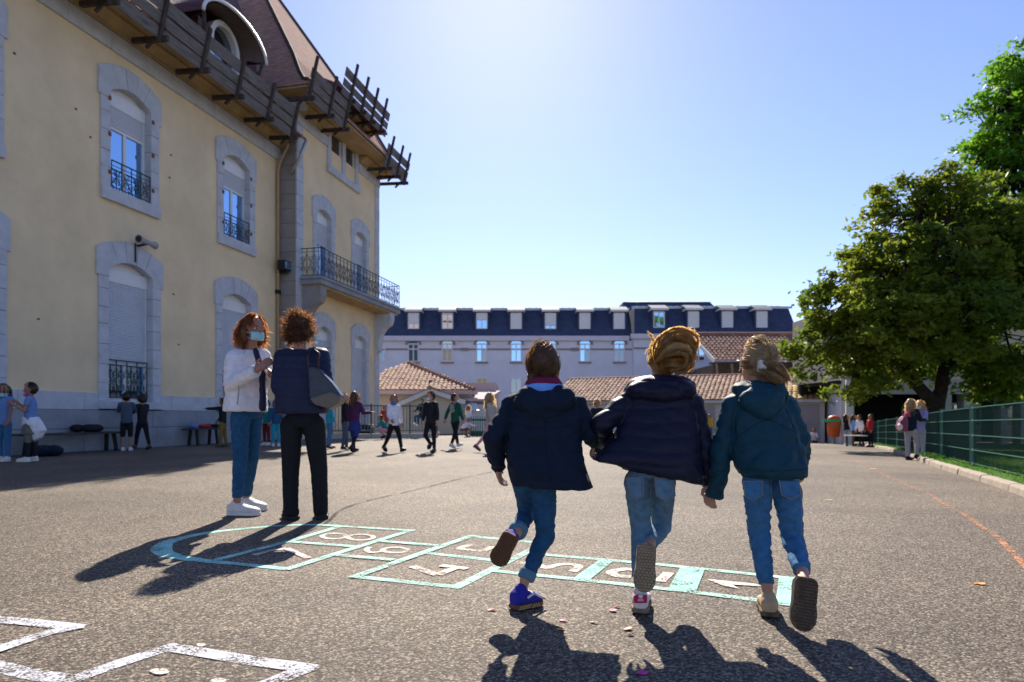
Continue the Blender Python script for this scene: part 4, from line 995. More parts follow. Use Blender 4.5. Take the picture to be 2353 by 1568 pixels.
petal(zB(1355, 525), 'pink', .024, 'largest pink petal just left of the white sneaker')
petal(zB(1375, 507), 'salmon', .014, 'tiny salmon petal above the largest pink petal')
petal(zB(1425, 612), 'salmon', .024, 'pale salmon petal above the brown one left of the middle shadow')
petal(zB(1437, 638), 'brown', .015, 'small brown withered petal left of the middle shadow')
petal(zB(1480, 525), 'cream', .014, 'cream petal touching the white sneaker')
petal(zB(1495, 820), 'magenta', .023, 'magenta petal lying in shadow at the bottom edge')
petal(zE_(990, 943), 'orange', .03, 'orange leaf lying alone on the asphalt at the right', 'leaves on the asphalt')
petal(zE_(305, 202), 'yellow', .06, 'pale yellow leaf beside the orange line far right', 'leaves on the asphalt')
petal(zE_(22, 405), 'yellow', .035, 'pale yellow leaf right of the girl in the teal jacket', 'leaves on the asphalt')
# ================================================================ people
def cloth(name, col, rough=.85, bump=.25, scale=14, var=.14): return mat(name, col, rough, var, scale, bump, 260, .2)
def fold_disp(amp, f=(9, 9, 14), seed=0, quilt=None, qamp=0, thr=0):
    """cloth creases from stretched noise, plus stitched quilting bands"""
    def fn(co, no):
        out = np.zeros(len(co), np.float32)
        for i, (x, y, z) in enumerate(co):
            v = Vector((x*f[0]+seed, y*f[1], z*f[2]+.8*math.sin(x*9)))
            n = noise.noise(v)+.5*noise.noise(v*2.1); out[i] = amp*(.45-abs(n)*1.25)
            if quilt:
                q = abs(math.sin(math.pi*(z+.012*noise.noise(Vector((x*6, y*6, seed))))/quilt)); out[i] += qamp*(q**.45-.6)
        return out
    return fn
def strands(paths, r, name, m, parent, sides=2):
    """thin tapered flat hair strands as one mesh"""
    vs_ = []; fs = []; off = np.array(parent.location); b = 0; rg = np.random.RandomState(len(paths))
    for P in paths:
        P = np.asarray(P, float); n = len(P); d = np.gradient(P, axis=0); d /= np.linalg.norm(d, axis=1)[:, None]+1e-9
        ref = rg.normal(size=3); ref[1] *= .4; u = np.cross(d, np.cross(d, ref)); u /= np.linalg.norm(u, axis=1)[:, None]+1e-9
        rr = r*np.concatenate([np.linspace(1, .85, n-1), [.15]])[:, None]
        vs_.append(P+u*rr-off); vs_.append(P-u*rr-off)
        for i in range(n-1): fs.append((b+i, b+n+i, b+n+i+1, b+i+1))
        b += n*2
    me = bpy.data.meshes.new(name); me.from_pydata(np.concatenate(vs_).tolist(), [], fs); me.update()
    o = put(name, me, m, parent, True); return tag(o, kind='stuff')
def unit(v): v = Vector(v); return v.normalized() if v.length > 1e-9 else Vector((0, 0, 1))
def frame(fwd, up=(0, 0, 1)):
    f = unit(fwd); r = f.cross(unit(up)).normalized(); return f, r, r.cross(f)
def hand_parts(mb, wr, d, thumb, s, curl=.5, palm=None):
    """palm, four unequal bent fingers and a thumb leaving the side of the palm; d hand direction, palm = normal the fingers curl to"""
    d = unit(d); t = unit(Vector(thumb)-d*Vector(thumb).dot(d)); p = unit(palm) if palm is not None else d.cross(t); p = unit(p-d*p.dot(d))
    L = s*.062; k = wr+d*L
    mb.cap(wr, s*.017, wr+d*L*.4, s*.019, 10)
    mb.ell(wr+d*L*.62, d*L*.55, t*s*.026, p*s*.0125, 12, 7)
    for i, ln in enumerate((.9, 1.0, .93, .72)):
        a = wr+d*L*1.0+t*s*(.0195-.013*i); l = s*.046*ln
        d1 = unit(d+p*curl*.7+t*(.10-.07*i)); d2 = unit(d+p*curl*2.0); b = a+d1*l*.5; c = b+d2*l*.5
        mb.cap(a, s*.0066, b, s*.0062, 8); mb.cap(b, s*.0062, c, s*.0052, 8)
    a = wr+d*L*.25+t*s*.02; b = a+unit(d*.75+t*.7)*s*.03; c = b+unit(d+p*curl*.6+t*.15)*s*.025
    mb.cap(a, s*.0085, b, s*.0075, 8); mb.cap(b, s*.0072, c, s*.0058, 8)
def shoe(parent, ankle, heel, toe, up, S, m_up, m_sole, wd=.036, name='shoe', hi=.06, voxel=.007):
    heel, toe = Vector(heel), Vector(toe); f = unit(toe-heel); L = (toe-heel).length; u = unit(Vector(up)-f*Vector(up).dot(f)); r = f.cross(u)
    prof = [(0, .45), (.03, .68), (.10, .86), (.28, .88), (.48, .86), (.66, 1.0), (.82, .96), (.92, .72), (.975, .45), (1, .2)]
    mb = MB(); W_ = wd*S; n = len(prof)
    outl = [heel+f*L*a+r*W_*b for a, b in prof]+[heel+f*L*a-r*W_*b for a, b in prof[::-1]]
    so = MB().prism([p-Vector(parent.location) for p in outl], u*.017*S)
    o = so.build('sole', m_sole); bevel(o, .003*S, 2)
    ub = MB(); secs = []
    for a, b, h in ((.01, .55, .042), (.08, .80, .050), (.2, .82, .053), (.34, .80, .050), (.5, .84, .042), (.66, .95, .034), (.8, .92, .030), (.92, .70, .024), (.985, .35, .016)):
        c = heel+f*L*a+u*S*(.012+h/2); secs.append((c, r*W_*b, u*(S*h/2+.003)))
    ub.loft(secs, 16, 2.6)
    ub.cap(heel+f*L*.2+u*.034*S, .026*S, Vector(ankle).lerp(heel+f*L*.2+u*.045*S, .62), .024*S, 12)
    up_ = blob(ub, name, m_up, parent, voxel, 2)
    o.parent = up_
    # laces
    lc = MB()
    for k in range(4):
        a = .36+.085*k; h = (.064, .058, .05, .044)[k]*S+.005
        c = heel+f*L*a+u*h-Vector(parent.location); lc.tube([c-r*W_*.42, c+u*.004, c+r*W_*.42], .0028, 5)
    lc.build('laces', M['white'], up_)
    return up_
def head_parts(mb, c, f, r, u, S, adult):
    k = (.058, .068, .078) if not adult else (.046, .056, .066)   # half width, half depth, half height
    hw, hd, hh = (q*S for q in k)
    mb.ell(c+u*hh*.12, r*hw, f*hd, u*hh*.9, 16, 11)
    mb.ell(c-u*hh*.42+f*hd*.22, r*hw*.74, f*hd*.68, u*hh*.56, 14, 9)
    mb.cap(c+f*hd*.93+u*hh*.05, hw*.10, c+f*hd*1.05-u*hh*.22, hw*.17, 8)          # nose
    for s in (-1, 1): mb.ell(c+r*s*hw*1.0-u*hh*.1-f*hd*.05, r*hw*.10, f*hd*.2, u*hh*.24, 8, 6)   # ears
    for s in (-1, 1): mb.ell(c+f*hd*.78+u*hh*.16+r*s*hw*.38, r*hw*.22, f*hd*.12, u*hh*.06, 8, 5)  # brow
    mb.ell(c+f*hd*.86-u*hh*.5, r*hw*.3, f*hd*.08, u*hh*.06, 8, 5)                  # lips
    return hw, hd, hh
def face(parent, c, f, r, u, hw, hd, hh, hairm):
    for s in (-1, 1):
        e = c+f*hd*.86+u*hh*.02+r*s*hw*.40-Vector(parent.location)
        q = MB().ell(e, r*hw*.17, f*hd*.09, u*hh*.075).build('eye', mat('eye white', (.7, .68, .66), .3, .05), parent, True)
        MB().ell(e+f*hd*.07, r*hw*.08, f*hd*.04, u*hh*.065).build('iris', mat('dark iris', (.03, .02, .015), .2, .1), q, True)
        MB().tube([e+f*hd*.07+u*hh*.16-r*hw*.2, e+f*hd*.09+u*hh*.2, e+f*hd*.06+u*hh*.16+r*hw*.2], hw*.035, 5).build('eyebrow', hairm, parent, True)
    m_ = c+f*hd*.90-u*hh*.5-Vector(parent.location)
    MB().ell(m_, r*hw*.26, f*hd*.06, u*hh*.05).build('mouth', mat('lips', (.42, .14, .12), .5, .1), parent, True)
def face_mask(parent, c, f, r, u, hw, hd, hh, m, low=0):
    mb = MB(); o = c-u*hh*(.33+low)-Vector(parent.location); n = 9; rows = 6
    for i in range(rows):
        v = 1-2*i/(rows-1)
        for j in range(n):
            a = (-1+2*j/(n-1))*1.15; bul = 1+.10*(1-v*v)
            mb.v.append(tuple(o+(r*hw*.90*math.sin(a)+f*hd*(.34+.72*math.cos(a))*bul*(1-.06*abs(v)))+u*hh*.36*v*(1-.16*abs(math.sin(a)))))
    for i in range(rows-1):
        for j in range(n-1): mb.f.append([i*n+j, i*n+j+1, (i+1)*n+j+1, (i+1)*n+j]); mb.m.append(0)
    q = mb.build('face_mask', m, parent, True); s = q.modifiers.new('s', 'SOLIDIFY'); s.thickness = .004
    st = MB()
    for s_ in (-1, 1): st.tube([o+r*s_*hw*.9+f*hd*.6+u*hh*.2, o+r*s_*hw*1.06+f*hd*.1+u*hh*.3, o+r*s_*hw*1.06-f*hd*.12+u*hh*.15, o+r*s_*hw*.9+f*hd*.55-u*hh*.25], .0025, 4)
    st.build('ear_loops', m, q)
SMAT = {}
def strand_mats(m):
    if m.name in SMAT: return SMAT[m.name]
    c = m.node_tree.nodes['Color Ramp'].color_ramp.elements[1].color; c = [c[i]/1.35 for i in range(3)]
    k = min(2.0, .82/max(c)); a = hairmat(m.name+' lit strands', tuple(x*k for x in c), .92); b = hairmat(m.name+' shaded strands', tuple(x*.68 for x in c), .6)  # sunlit and shaded tones of the hair put into two strand colours
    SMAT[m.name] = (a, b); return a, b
def hair_on(parent, c, f, r, u, hw, hd, hh, style, m, S, n=140, sr=.0016, seed=1, length=.2, voxel=.008):
    rg = np.random.RandomState(seed); mb = MB(); off = c
    fa, ra, ua = np.array(f), np.array(r), np.array(u); ca = np.array(c)
    e = 1.06
    cc = c+u*hh*.17-f*hd*.22
    mb.ell(cc, r*hw*e, f*hd*1.0, u*hh*.97, 16, 11)
    if style in ('pony', 'bun'): mb.ell(c-f*hd*.42+u*hh*.06, r*hw*1.03, f*hd*.68, u*hh*.66, 16, 9)
    else: mb.ell(c-f*hd*.42-u*hh*.05, r*hw*1.03, f*hd*.68, u*hh*.80, 16, 9)
    paths = []; tie = None
    def surf(dirv, k=1.):  # point on head ellipsoid
        return ca+ua*hh*.12+(ra*dirv[0]*hw+fa*dirv[1]*hd+ua*dirv[2]*hh)*k
    BD = rg.normal(size=(150, 3)); BD /= np.linalg.norm(BD, axis=1)[:, None]
    def cap_dirs(n):
        out = []
        while len(out) < n:
            d = BD[rg.randint(len(BD))]+rg.normal(size=3)*.07; d /= np.linalg.norm(d)
            if d[2] < (-.75 if style not in ('pony', 'bun') else -.5) or (d[1] > .35 and d[2] < .45) or (style == 'bob' and d[1] > .1 and d[2] < .7): continue
            out.append(d)
        return out
    if style in ('pony', 'bun', 'braid'):
        g = np.array([.12, -1.0, -.05]) if style == 'pony' else (np.array([.05, -.9, .35]) if style == 'bun' else np.array([-.75, -.75, -.5]))
        g /= np.linalg.norm(g)
        for d in cap_dirs(n):
            P = []; lift = rg.uniform(1.07, 1.12)+(rg.uniform(0, .2) if rg.random() < .08 else 0)
            for t in np.linspace(0, 1, 8):
                q = d*(1-t)+g*t; q /= np.linalg.norm(q)+1e-6; P.append(surf(q, lift+.04*math.sin(t*3.14)))
            paths.append(np.array(P)+rg.normal(size=(8, 3))*.0012)
        tie = surf(g, 1.2)
    else:
        Ln = dict(short=.045, curly=.055, bob=.085, long=.20)[style]*S
        for d in cap_dirs(n):
            p0 = surf(d, 1.06 if style != 'bob' else rg.uniform(1.06, 1.18)); out = ra*d[0]+fa*d[1]*.8+ua*d[2]; L = Ln*rg.uniform(.7, 1.25); P = [p0]; v = out/np.linalg.norm(out)
            if style == 'bob': v = v*.5-ua*.45-fa*.25; v = v/np.linalg.norm(v)
            steps = 8; ph = rg.uniform(0, 6.3); side = rg.normal(size=3)
            for k in range(steps):
                if style == 'curly': v = v+rg.normal(size=3)*.8; v = v/np.linalg.norm(v)*.9+out*.25
                elif style == 'short': v = v*.6-ua*.25-fa*.15+rg.normal(size=3)*.25
                elif style == 'bob' and k > 5: v = v*.6+out*.35+rg.normal(size=3)*.25
                else: v = v*(.66 if style == 'bob' else .45)-ua*(.42 if style == 'bob' else .62)+(out*(.10 if style == 'bob' else -.03))+side*.05+np.array([.12, 0, .05])*math.sin(ph+k*1.3)
                v = v/np.linalg.norm(v); P.append(P[-1]+v*L/steps)
            paths.append(np.array(P))
        if style == 'bob':
            for s in (-1, 1): mb.ell(c+r*s*hw*1.02-u*hh*.40-f*hd*.42, r*hw*.50, f*hd*.76, u*hh*.85, 12, 8)
            mb.ell(c-f*hd*.85-u*hh*.4, r*hw*1.2, f*hd*.5, u*hh*.85, 12, 8); mb.ell(c+u*hh*.36-f*hd*.3, r*hw*1.16, f*hd*.95, u*hh*.68, 14, 8)
        if style == 'long': mb.cap(c-f*hd*.75, hw*.85, c-f*hd*1.1-u*hh*2.2, hw*.35, 12)
        if style == 'curly':
            for d in cap_dirs(60):
                p = Vector(surf(d, 1.12)); mb.ell(p, (hw*.30, 0, 0), (0, hw*.30, 0), (0, 0, hw*.28), 8, 6)
    if style == 'braid':
        a = Vector(tie)
        for k in range(7): mb.ell(a-u*.012*S*k+r*(-.004 if k % 2 else .004)*S-f*.002*k, r*.013*S, f*.013*S, u*.011*S, 8, 6)
    h = blob(mb, 'hair', m, parent, voxel, 1, fold_disp(.004*S, (60, 60, 14), seed))
    if style == 'pony_':
        pass
    if paths:
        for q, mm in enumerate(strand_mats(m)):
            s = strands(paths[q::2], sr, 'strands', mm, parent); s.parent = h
    return h, tie
def px3(t): return W(*t)
def person(name_label, cat, base, J, S, top, bottom, shoes, skin, hair, adult=False, group=None, vox=.011, head_f=None, secs=None, hood=None, fold=.006, quilt=None, qamp=.004,
           sleeve='long', bottoms='pants', mask=None, mask_low=0, showface=True, hn=120, hs=.0016, curls=(.5, .5), leg_r=1.0, arm_r=1.0, sole=None, flare=0, hands=True, shoe_args=None, hand_dirs=None, seed=0, collar=None, slv=0):
    """J: joints (world); J keys: pelvis chest neck head shL shR elL elR wrL wrR hipL hipR knL knR anL anR heelL toeL heelR toeR"""
    e = empty('person', base, 0, name_label, cat, group)
    f = unit(head_f if head_f is not None else (0, 1, 0)); f, r, u = frame(f, unit(J['head']-J['neck']))
    mb = MB()
    hw, hd, hh = head_parts(mb, J['head'], f, r, u, S, adult)
    mb.cap(J['neck']-u*.02*S, .032*S, J['head']-u*hh*.5-f*hd*.1, .028*S, 12)
    lat = unit(J['shR']-J['shL']); sp = unit(J['neck']-J['pelvis']); dep = unit(sp.cross(lat))
    mb.loft([(J['pelvis'], lat*.062*S, dep*.042*S), (J['chest'], lat*.066*S, dep*.045*S), (J['neck'], lat*.03*S, dep*.025*S)], 14)
    for s in 'LR':
        mb.cap(J['sh'+s], .024*S, J['el'+s], .021*S); mb.cap(J['el'+s], .021*S, J['wr'+s], .0155*S)
        mb.cap(J['hip'+s], .045*S, J['kn'+s], .030*S); mb.cap(J['kn'+s], .030*S, J['an'+s], .020*S); mb.cap(J['an'+s], .018*S, J['heel'+s].lerp(J['toe'+s], .22).lerp(J['an'+s], .55), .016*S)
        if hands:
            hdn = J.get('hd'+s) or unit(J['wr'+s]-J['el'+s]); inn = lat*(1 if s == 'L' else -1)
            hand_parts(mb, J['wr'+s], hdn, J.get('th'+s) or (dep*1+inn*.2), S*.92, curls[0 if s == 'L' else 1], J.get('pa'+s) or inn)
    body = blob(mb, 'body', skin, e, vox*.7, 1)
    if showface: face(e, J['head'], f, r, u, hw, hd, hh, hair[1])
    if mask: face_mask(e, J['head'], f, r, u, hw, hd, hh, mask, mask_low)
    # trousers
    if bottom:
        mb = MB(); lr = leg_r
        mb.loft([(J['pelvis']+sp*.06*S, lat*.076*S*lr, dep*.056*S), (J['pelvis'], lat*.086*S*lr, dep*.064*S), (J['pelvis']-sp*.035*S, lat*.086*S*lr, dep*.066*S)], 18)
        for s in 'LR':
            h_, k_, a_ = J['hip'+s], J['kn'+s], J['an'+s]
            mb.cap(h_, .058*S*lr, k_, .043*S*lr, 14)
            if bottoms == 'pants':
                end = a_.lerp(k_, .06 if not flare else -.09); mb.cap(k_, .043*S*lr, end, (.031+flare)*S*lr, 14, False, True)
            elif bottoms == 'shorts': pass
        if bottoms == 'skirt':
            mb.loft([(J['pelvis']+sp*.05*S, lat*.08*S, dep*.06*S), (J['pelvis']-sp*.05*S, lat*.10*S, dep*.085*S), (J['pelvis'].lerp((J['knL']+J['knR'])/2, .62), lat*.115*S, dep*.10*S)], 18)
        blob(mb, {'pants': 'trousers', 'shorts': 'shorts', 'skirt': 'skirt'}[bottoms], bottom, e, vox, 2, fold_disp(fold*.7, (10, 10, 26), seed+3))
        if bottoms == 'skirt' and shoes and len(shoes) > 2:
            mb = MB()
            for s in 'LR': mb.cap(J['hip'+s], .044*S, J['kn'+s], .034*S); mb.cap(J['kn'+s], .034*S, J['an'+s], .023*S, 12, False, True)
            mb.ell(J['pelvis'], lat*.07*S, dep*.05*S, sp*.05*S); blob(mb, 'leggings', shoes[2], e, vox, 2)
    # top
    if top:
        mb = MB()
        if secs: mb.loft(secs, 26, 2.5)
        else:
            mb.loft([(J['pelvis']-sp*.02*S, lat*.088*S, dep*.070*S), (J['pelvis']+sp*.06*S, lat*.086*S, dep*.066*S), (J['chest'], lat*.093*S, dep*.072*S), (J['chest'].lerp(J['neck'], .55), lat*.090*S, dep*.064*S), (J['chest'].lerp(J['neck'], .92), lat*.05*S, dep*.045*S)], 20)
        for s in 'LR':
            a, b, c = J['sh'+s], J['el'+s], J['wr'+s]; q = arm_r
            mb.cap(a.lerp(J['neck'], .35), .034*S*q, a, .040*S*q)
            if sleeve == 'long': mb.cap(a, .040*S*q, b, .034*S*q, 14); mb.cap(b, .034*S*q, c+unit(c-b)*.03*S*slv, .027*S*q, 14, False, True)
            elif sleeve == 'short': mb.cap(a, .038*S*q, a.lerp(b, .5), .034*S*q, 14, False, True)
        if hood:
            for h in hood: mb.ell(*h, 14, 8)
        blob(mb, 'jacket' if sleeve == 'long' else 'shirt', top, e, vox*.9, 2, fold_disp(fold, seed=seed, quilt=quilt, qamp=qamp))
    if collar: # scarf or collar ring
        m_, rr_ = collar; mb = MB(); mb.loft([(J['neck']-u*.02*S, r*.05*S, f*.05*S), (J['neck']+u*.012*S, r*.046*S, f*.046*S), (J['neck']+u*.03*S, r*.04*S, f*.042*S)], 18); blob(mb, 'collar', m_, e, vox*.8, 1, fold_disp(.004, (20, 20, 30), 2))
    # shoes
    for s in 'LR':
        if not shoes: break
        sa = (shoe_args or {}).get(s, {})
        shoe(e, J['an'+s], J['heel'+s], J['toe'+s], sa.get('up', (0, 0, 1)), S*sa.get('k', 1), shoes[0], shoes[1], voxel=vox*.75)
    h, tie = hair_on(e, J['head'], f, r, u, hw, hd, hh, hair[0], hair[1], S, hn, hs, seed+11, voxel=vox*.9)
    return e, dict(f=f, r=r, u=u, hw=hw, hd=hd, hh=hh, tie=tie, lat=lat, dep=dep, sp=sp, hair=h, body=body)
def sec(xl, yl, xr, yr, Y, dh):
    a, b = W(xl, yl, Y), W(xr, yr, Y); return ((a+b)/2, (b-a)/2, Vector((0, dh, 0)))
# hair and cloth colours
H = dict(brown=hairmat('brown hair', (.16, .085, .04), .6), blond=hairmat('blond hair', (.68, .44, .18), .7), lblond=hairmat('ash blond hair', (.56, .40, .22), .6), auburn=hairmat('auburn hair', (.27, .11, .035), .6),
         dk=hairmat('dark brown hair', (.045, .025, .015), .4), black=hairmat('black hair', (.015, .01, .008), .25), curl=hairmat('dark auburn curls', (.15, .07, .03), .6))
C = dict(parka=cloth('navy parka cloth', (.007, .015, .032), .8, .2), puffer=cloth('navy puffer nylon', (.010, .011, .030), .5, .08), teal=cloth('teal rain jacket', (.006, .044, .068), .65, .15),
         jean=cloth('dark denim', (.018, .080, .17), .85, .3, 30, .25), jeanl=cloth('washed denim', (.10, .19, .27), .85, .3, 30, .28), jeanm=cloth('blue denim', (.045, .15, .30), .85, .3, 30, .25),
         white=cloth('white fleece', (.74, .72, .76), .9, .3), navyq=cloth('quilted navy jacket', (.014, .018, .05), .5, .08), blk=cloth('black trousers', (.012, .012, .016), .85, .2),
         purple=cloth('dark purple coat', (.07, .018, .07), .8), blueskirt=cloth('royal blue skirt', (.02, .035, .17), .8), whitet=cloth('white shirt', (.72, .72, .78), .9), green=cloth('bottle green hoodie', (.010, .085, .055), .85),
         blkj=cloth('black jacket', (.012, .014, .02), .7), greyc=cloth('grey coat', (.36, .34, .31), .9), grayh=cloth('blue grey hoodie', (.06, .09, .13), .9), skyt=cloth('light blue tee', (.14, .25, .52), .9), lilac=cloth('lilac shirt', (.3, .28, .5), .9),
         yel=cloth('mustard top', (.55, .35, .04), .9), olive=cloth('mustard trousers', (.20, .14, .03), .9), greyp=cloth('pale grey trousers', (.34, .33, .38), .9), pinkv=cloth('hot pink sleeve', (.75, .05, .25), .8), teal2=cloth('teal sweatshirt', (.02, .2, .2), .85),
         cyan=cloth('turquoise jacket', (.02, .30, .42), .7), pinkd=cloth('pink cloth', (.62, .28, .34), .85), redj=cloth('red jacket', (.5, .03, .04), .7), brownp=cloth('brown trousers', (.15, .06, .03), .9), bord=cloth('burgundy scarf', (.17, .015, .06), .9), ltblue=cloth('pale blue lining', (.18, .38, .80), .8),
         taupe=cloth('taupe skirt', (.15, .14, .12), .9))
SH = dict(blue=cloth('blue canvas', (.03, .03, .32), .8), gum=mat('brown gum sole', (.17, .085, .04), .8, .3, 40, .5, 300), wh=cloth('white leather', (.66, .63, .60), .55, .08), dsole=mat('worn tan sole', (.26, .19, .12), .8, .35, 30, .8, 220), msole=mat('muddy brown sole', (.15, .10, .06), .85, .5, 25, .6, 200),
          gold=cloth('gold beige leather', (.50, .36, .22), .5, .08), bk=cloth('black leather', (.015, .015, .017), .5, .08), bks=mat('black rubber', (.02, .02, .02), .7), whs=mat('white rubber', (.7, .68, .64), .7))
def jd(**k): return {a: (W(*b) if isinstance(b, tuple) and len(b) == 3 else b) for a, b in k.items()}
# ---------------------------------------------------------------- girl with a braid, navy parka
J = jd(pelvis=(1228, 1088, 2.88), chest=(1243, 985, 2.93), neck=(1250, 897, 2.97), head=(1249, 842, 3.0), shL=(1176, 934, 2.94), elL=(1133, 1006, 2.86), wrL=(1143, 1068, 2.95), shR=(1322, 930, 2.95), elR=(1352, 995, 2.93), wrR=(1371, 1020, 3.0),
       hipL=(1206, 1105, 2.88), hipR=(1250, 1105, 2.88), knR=(1253, 1232, 2.93), anR=(1206, 1334, 2.85), heelR=(1177, 1396, 2.80), toeR=(1243, 1390, 2.90), knL=(1213, 1176, 3.06), anL=(1188, 1224, 2.80), heelL=(1176, 1228, 2.72), toeL=(1138, 1300, 2.74))
J['heelR'].z = .004; J['toeR'].z = .004
J['hdR'] = Vector((.75, .3, -.5)); J['hdL'] = Vector((.15, .35, -1))
base = GP(1205, 1396)
sc_ = [sec(1214, 893, 1288, 893, 2.96, .055), sec(1176, 918, 1326, 915, 2.95, .085), sec(1163, 965, 1334, 960, 2.92, .10), sec(1162, 1030, 1336, 1030, 2.90, .11), sec(1168, 1075, 1343, 1078, 2.88, .13), sec(1176, 1108, 1358, 1116, 2.88, .135), sec(1178, 1114, 1362, 1121, 2.88, .135)]
hd_ = [(W(1250, 925, 2.85), (.132, 0, 0), (0, .055, 0), (0, .012, .052)), (W(1205, 915, 2.86), (.045, 0, .02), (0, .045, 0), (0, 0, .045)), (W(1298, 912, 2.87), (.05, 0, -.02), (0, .05, 0), (0, 0, .045)), (W(1250, 950, 2.84), (.09, 0, 0), (0, .035, 0), (0, 0, .05))]
g1, i1 = person('running girl on the left with brown braid, navy parka and blue canvas shoes', 'girl', base, J, 1.2, C['parka'], C['jean'], (SH['blue'], SH['gum']), M['skin'], ('braid', H['brown']), group='three girls running hand in hand',
    vox=.0085, head_f=(.1, 1, .02), secs=sc_, hood=hd_, fold=.014, showface=False, hn=1100, hs=.0009, leg_r=.82, arm_r=1.02, shoe_args={'L': dict(up=(.25, 1, .25))}, curls=(.6, 1.0), seed=2, slv=.8)
TR = [(g1, J['heelL'].copy(), J['toeL'].copy(), (.25, 1, .25), 1.2, 0)]
def ring_collar(e, x0, x1, y0, y1, Y, m, name, dh=.07):
    mb = MB(); a, b = W(x0, y0, Y), W(x1, y0, Y); c = (a+b)/2; k = (W(x0, y1, Y)-a).z*-1
    mb.loft([(c-Vector((0, 0, k)), (b-a)*.56, (0, dh*1.1, 0)), (c-Vector((0, 0, k*.4)), (b-a)*.5, (0, dh, 0)), (c, (b-a)*.42, (0, dh*.85, 0))], 22); return blob(mb, name, m, e, .008, 1, fold_disp(.005, (18, 18, 40), 4))
ring_collar(g1, 1208, 1290, 868, 890, 2.97, C['bord'], 'scarf'); ring_collar(g1, 1202, 1296, 882, 905, 2.955, C['ltblue'], 'hood_lining')
# jacket corner flying open on the right
mb = MB(); mb.loft([sec(1300, 1040, 1336, 1040, 2.93, .04), sec(1305, 1085, 1352, 1090, 2.95, .035), sec(1300, 1112, 1364, 1120, 2.96, .02)], 16); blob(mb, 'jacket_flap', C['parka'], g1, .0085, 1)
for a, b in (((1186, 1098), (1336, 1096)),):  # hem stitching
    pass
def cuff(e, an, kn, S, m, r_=.036):
    mb = MB(); d = unit(kn-an); a = an+d*.004; mb.cap(a, r_*S, a+d*.035*S, r_*S*1.02, 14, True, True); blob(mb, 'rolled_cuff', m, e, .007, 1)
MD = cloth('turned up denim', (.10, .20, .28), .85, .3, 30)
cuff(g1, J['anR'], J['knR'], 1.2, MD, .033); cuff(g1, J['anL'], J['knL'], 1.2, MD, .035)
# shoe side stripe and checker foxing
def foxing(e, heel, toe, up, S, name='sole_band'):
    f = unit(toe-heel); u = unit(Vector(up)-f*Vector(up).dot(f)); r = f.cross(u); L = (toe-heel).length; mb = MB(); off = Vector(e.location)
    for k in range(20):
        a = heel+f*L*(.08+.04*k); 
        for row in range(2):
            if (k+row) % 2: continue
            c = a+u*(.005+.007*row)*S
            for s in (-1, 1):
                w_ = .0375*S*(.86 if k < 10 else 1.0 if k < 17 else .85); p = c+r*s*w_-off
                mb.box(p.x-.004, p.x+.004, p.y-.002, p.y+.002, p.z-.003, p.z+.003)
    return tag(mb.build(name, mat('checker tan', (.45, .3, .12), .7), e), kind='stuff')
foxing(g1, J['heelR'], J['toeR'], (0, 0, 1), 1.2)
hR, tR = J['heelR'], J['toeR']; fR = unit(tR-hR); rR = fR.cross(Vector((0, 0, 1)))
st = MB(); o_ = g1.location
st.tube([hR+fR*.05+rR*.044+Vector((0, 0, .05))-o_, hR+fR*.085+rR*.046+Vector((0, 0, .066))-o_, hR+fR*.11+rR*.045+Vector((0, 0, .05))-o_, hR+fR*.15+rR*.043+Vector((0, 0, .03))-o_], .006, 6)
st.build('side_stripe', SH['wh'], g1, True)
# white chalk scuff on the back of the parka
# ---------------------------------------------------------------- girl with flying blond hair, puffer jacket
J = jd(pelvis=(1492, 1085, 2.85), chest=(1510, 985, 2.92), neck=(1524, 876, 2.97), head=(1526, 828, 3.0), shL=(1442, 928, 2.93), elL=(1384, 972, 2.88), wrL=(1384, 1012, 2.98), shR=(1588, 928, 2.93), elR=(1614, 1022, 2.9), wrR=(1630, 1096, 2.92),
       hipL=(1464, 1108, 2.85), hipR=(1522, 1108, 2.85), knL=(1473, 1215, 2.88), anL=(1468, 1335, 2.80), heelL=(1471, 1402, 2.74), toeL=(1476, 1385, 2.94), knR=(1520, 1212, 2.98), anR=(1494, 1250, 2.78), heelR=(1487, 1250, 2.69), toeR=(1480, 1362, 2.66))
J['heelL'].z = .004; J['toeL'].z = .004; J['hdL'] = Vector((-.5, .3, -.6)); J['hdR'] = Vector((.25, .2, -1))
base = GP(1470, 1402)
sc_ = [sec(1484, 884, 1566, 884, 2.96, .06), sec(1440, 912, 1594, 912, 2.94, .095), sec(1426, 965, 1602, 960, 2.92, .115), sec(1408, 1012, 1606, 1030, 2.88, .125), sec(1376, 1040, 1608, 1080, 2.86, .13), sec(1362, 1052, 1612, 1108, 2.86, .125), sec(1364, 1056, 1612, 1114, 2.86, .12)]
hd_ = [(W(1520, 884, 2.93), (.155, 0, .0), (0, .105, 0), (0, .0, .042)), (W(1470, 895, 2.88), (.06, 0, .015), (0, .06, 0), (0, 0, .045)), (W(1568, 896, 2.88), (.06, 0, -.01), (0, .06, 0), (0, 0, .045)), (W(1520, 905, 2.84), (.10, 0, 0), (0, .04, 0), (0, 0, .035)), (W(1452, 892, 2.95), (.035, 0, .02), (0, .05, 0), (0, 0, .03))]
g2, i2 = person('running girl in the middle with flying blond hair and navy puffer jacket', 'girl', base, J, 1.2, C['puffer'], C['jeanl'], (SH['wh'], SH['dsole']), M['skin'], ('bun', H['blond']), group='three girls running hand in hand',
    vox=.0085, head_f=(.05, 1, .02), secs=sc_, hood=hd_, fold=.007, quilt=.062, qamp=.008, showface=False, hn=1100, hs=.0009, leg_r=.86, arm_r=1.12, shoe_args={'R': dict(up=(.1, 1, .1), k=1.05)}, curls=(1.0, .8), seed=5, slv=1.0)
TR.append((g2, J['heelR'].copy(), J['toeR'].copy(), (.1, 1, .1), 1.26, 1))
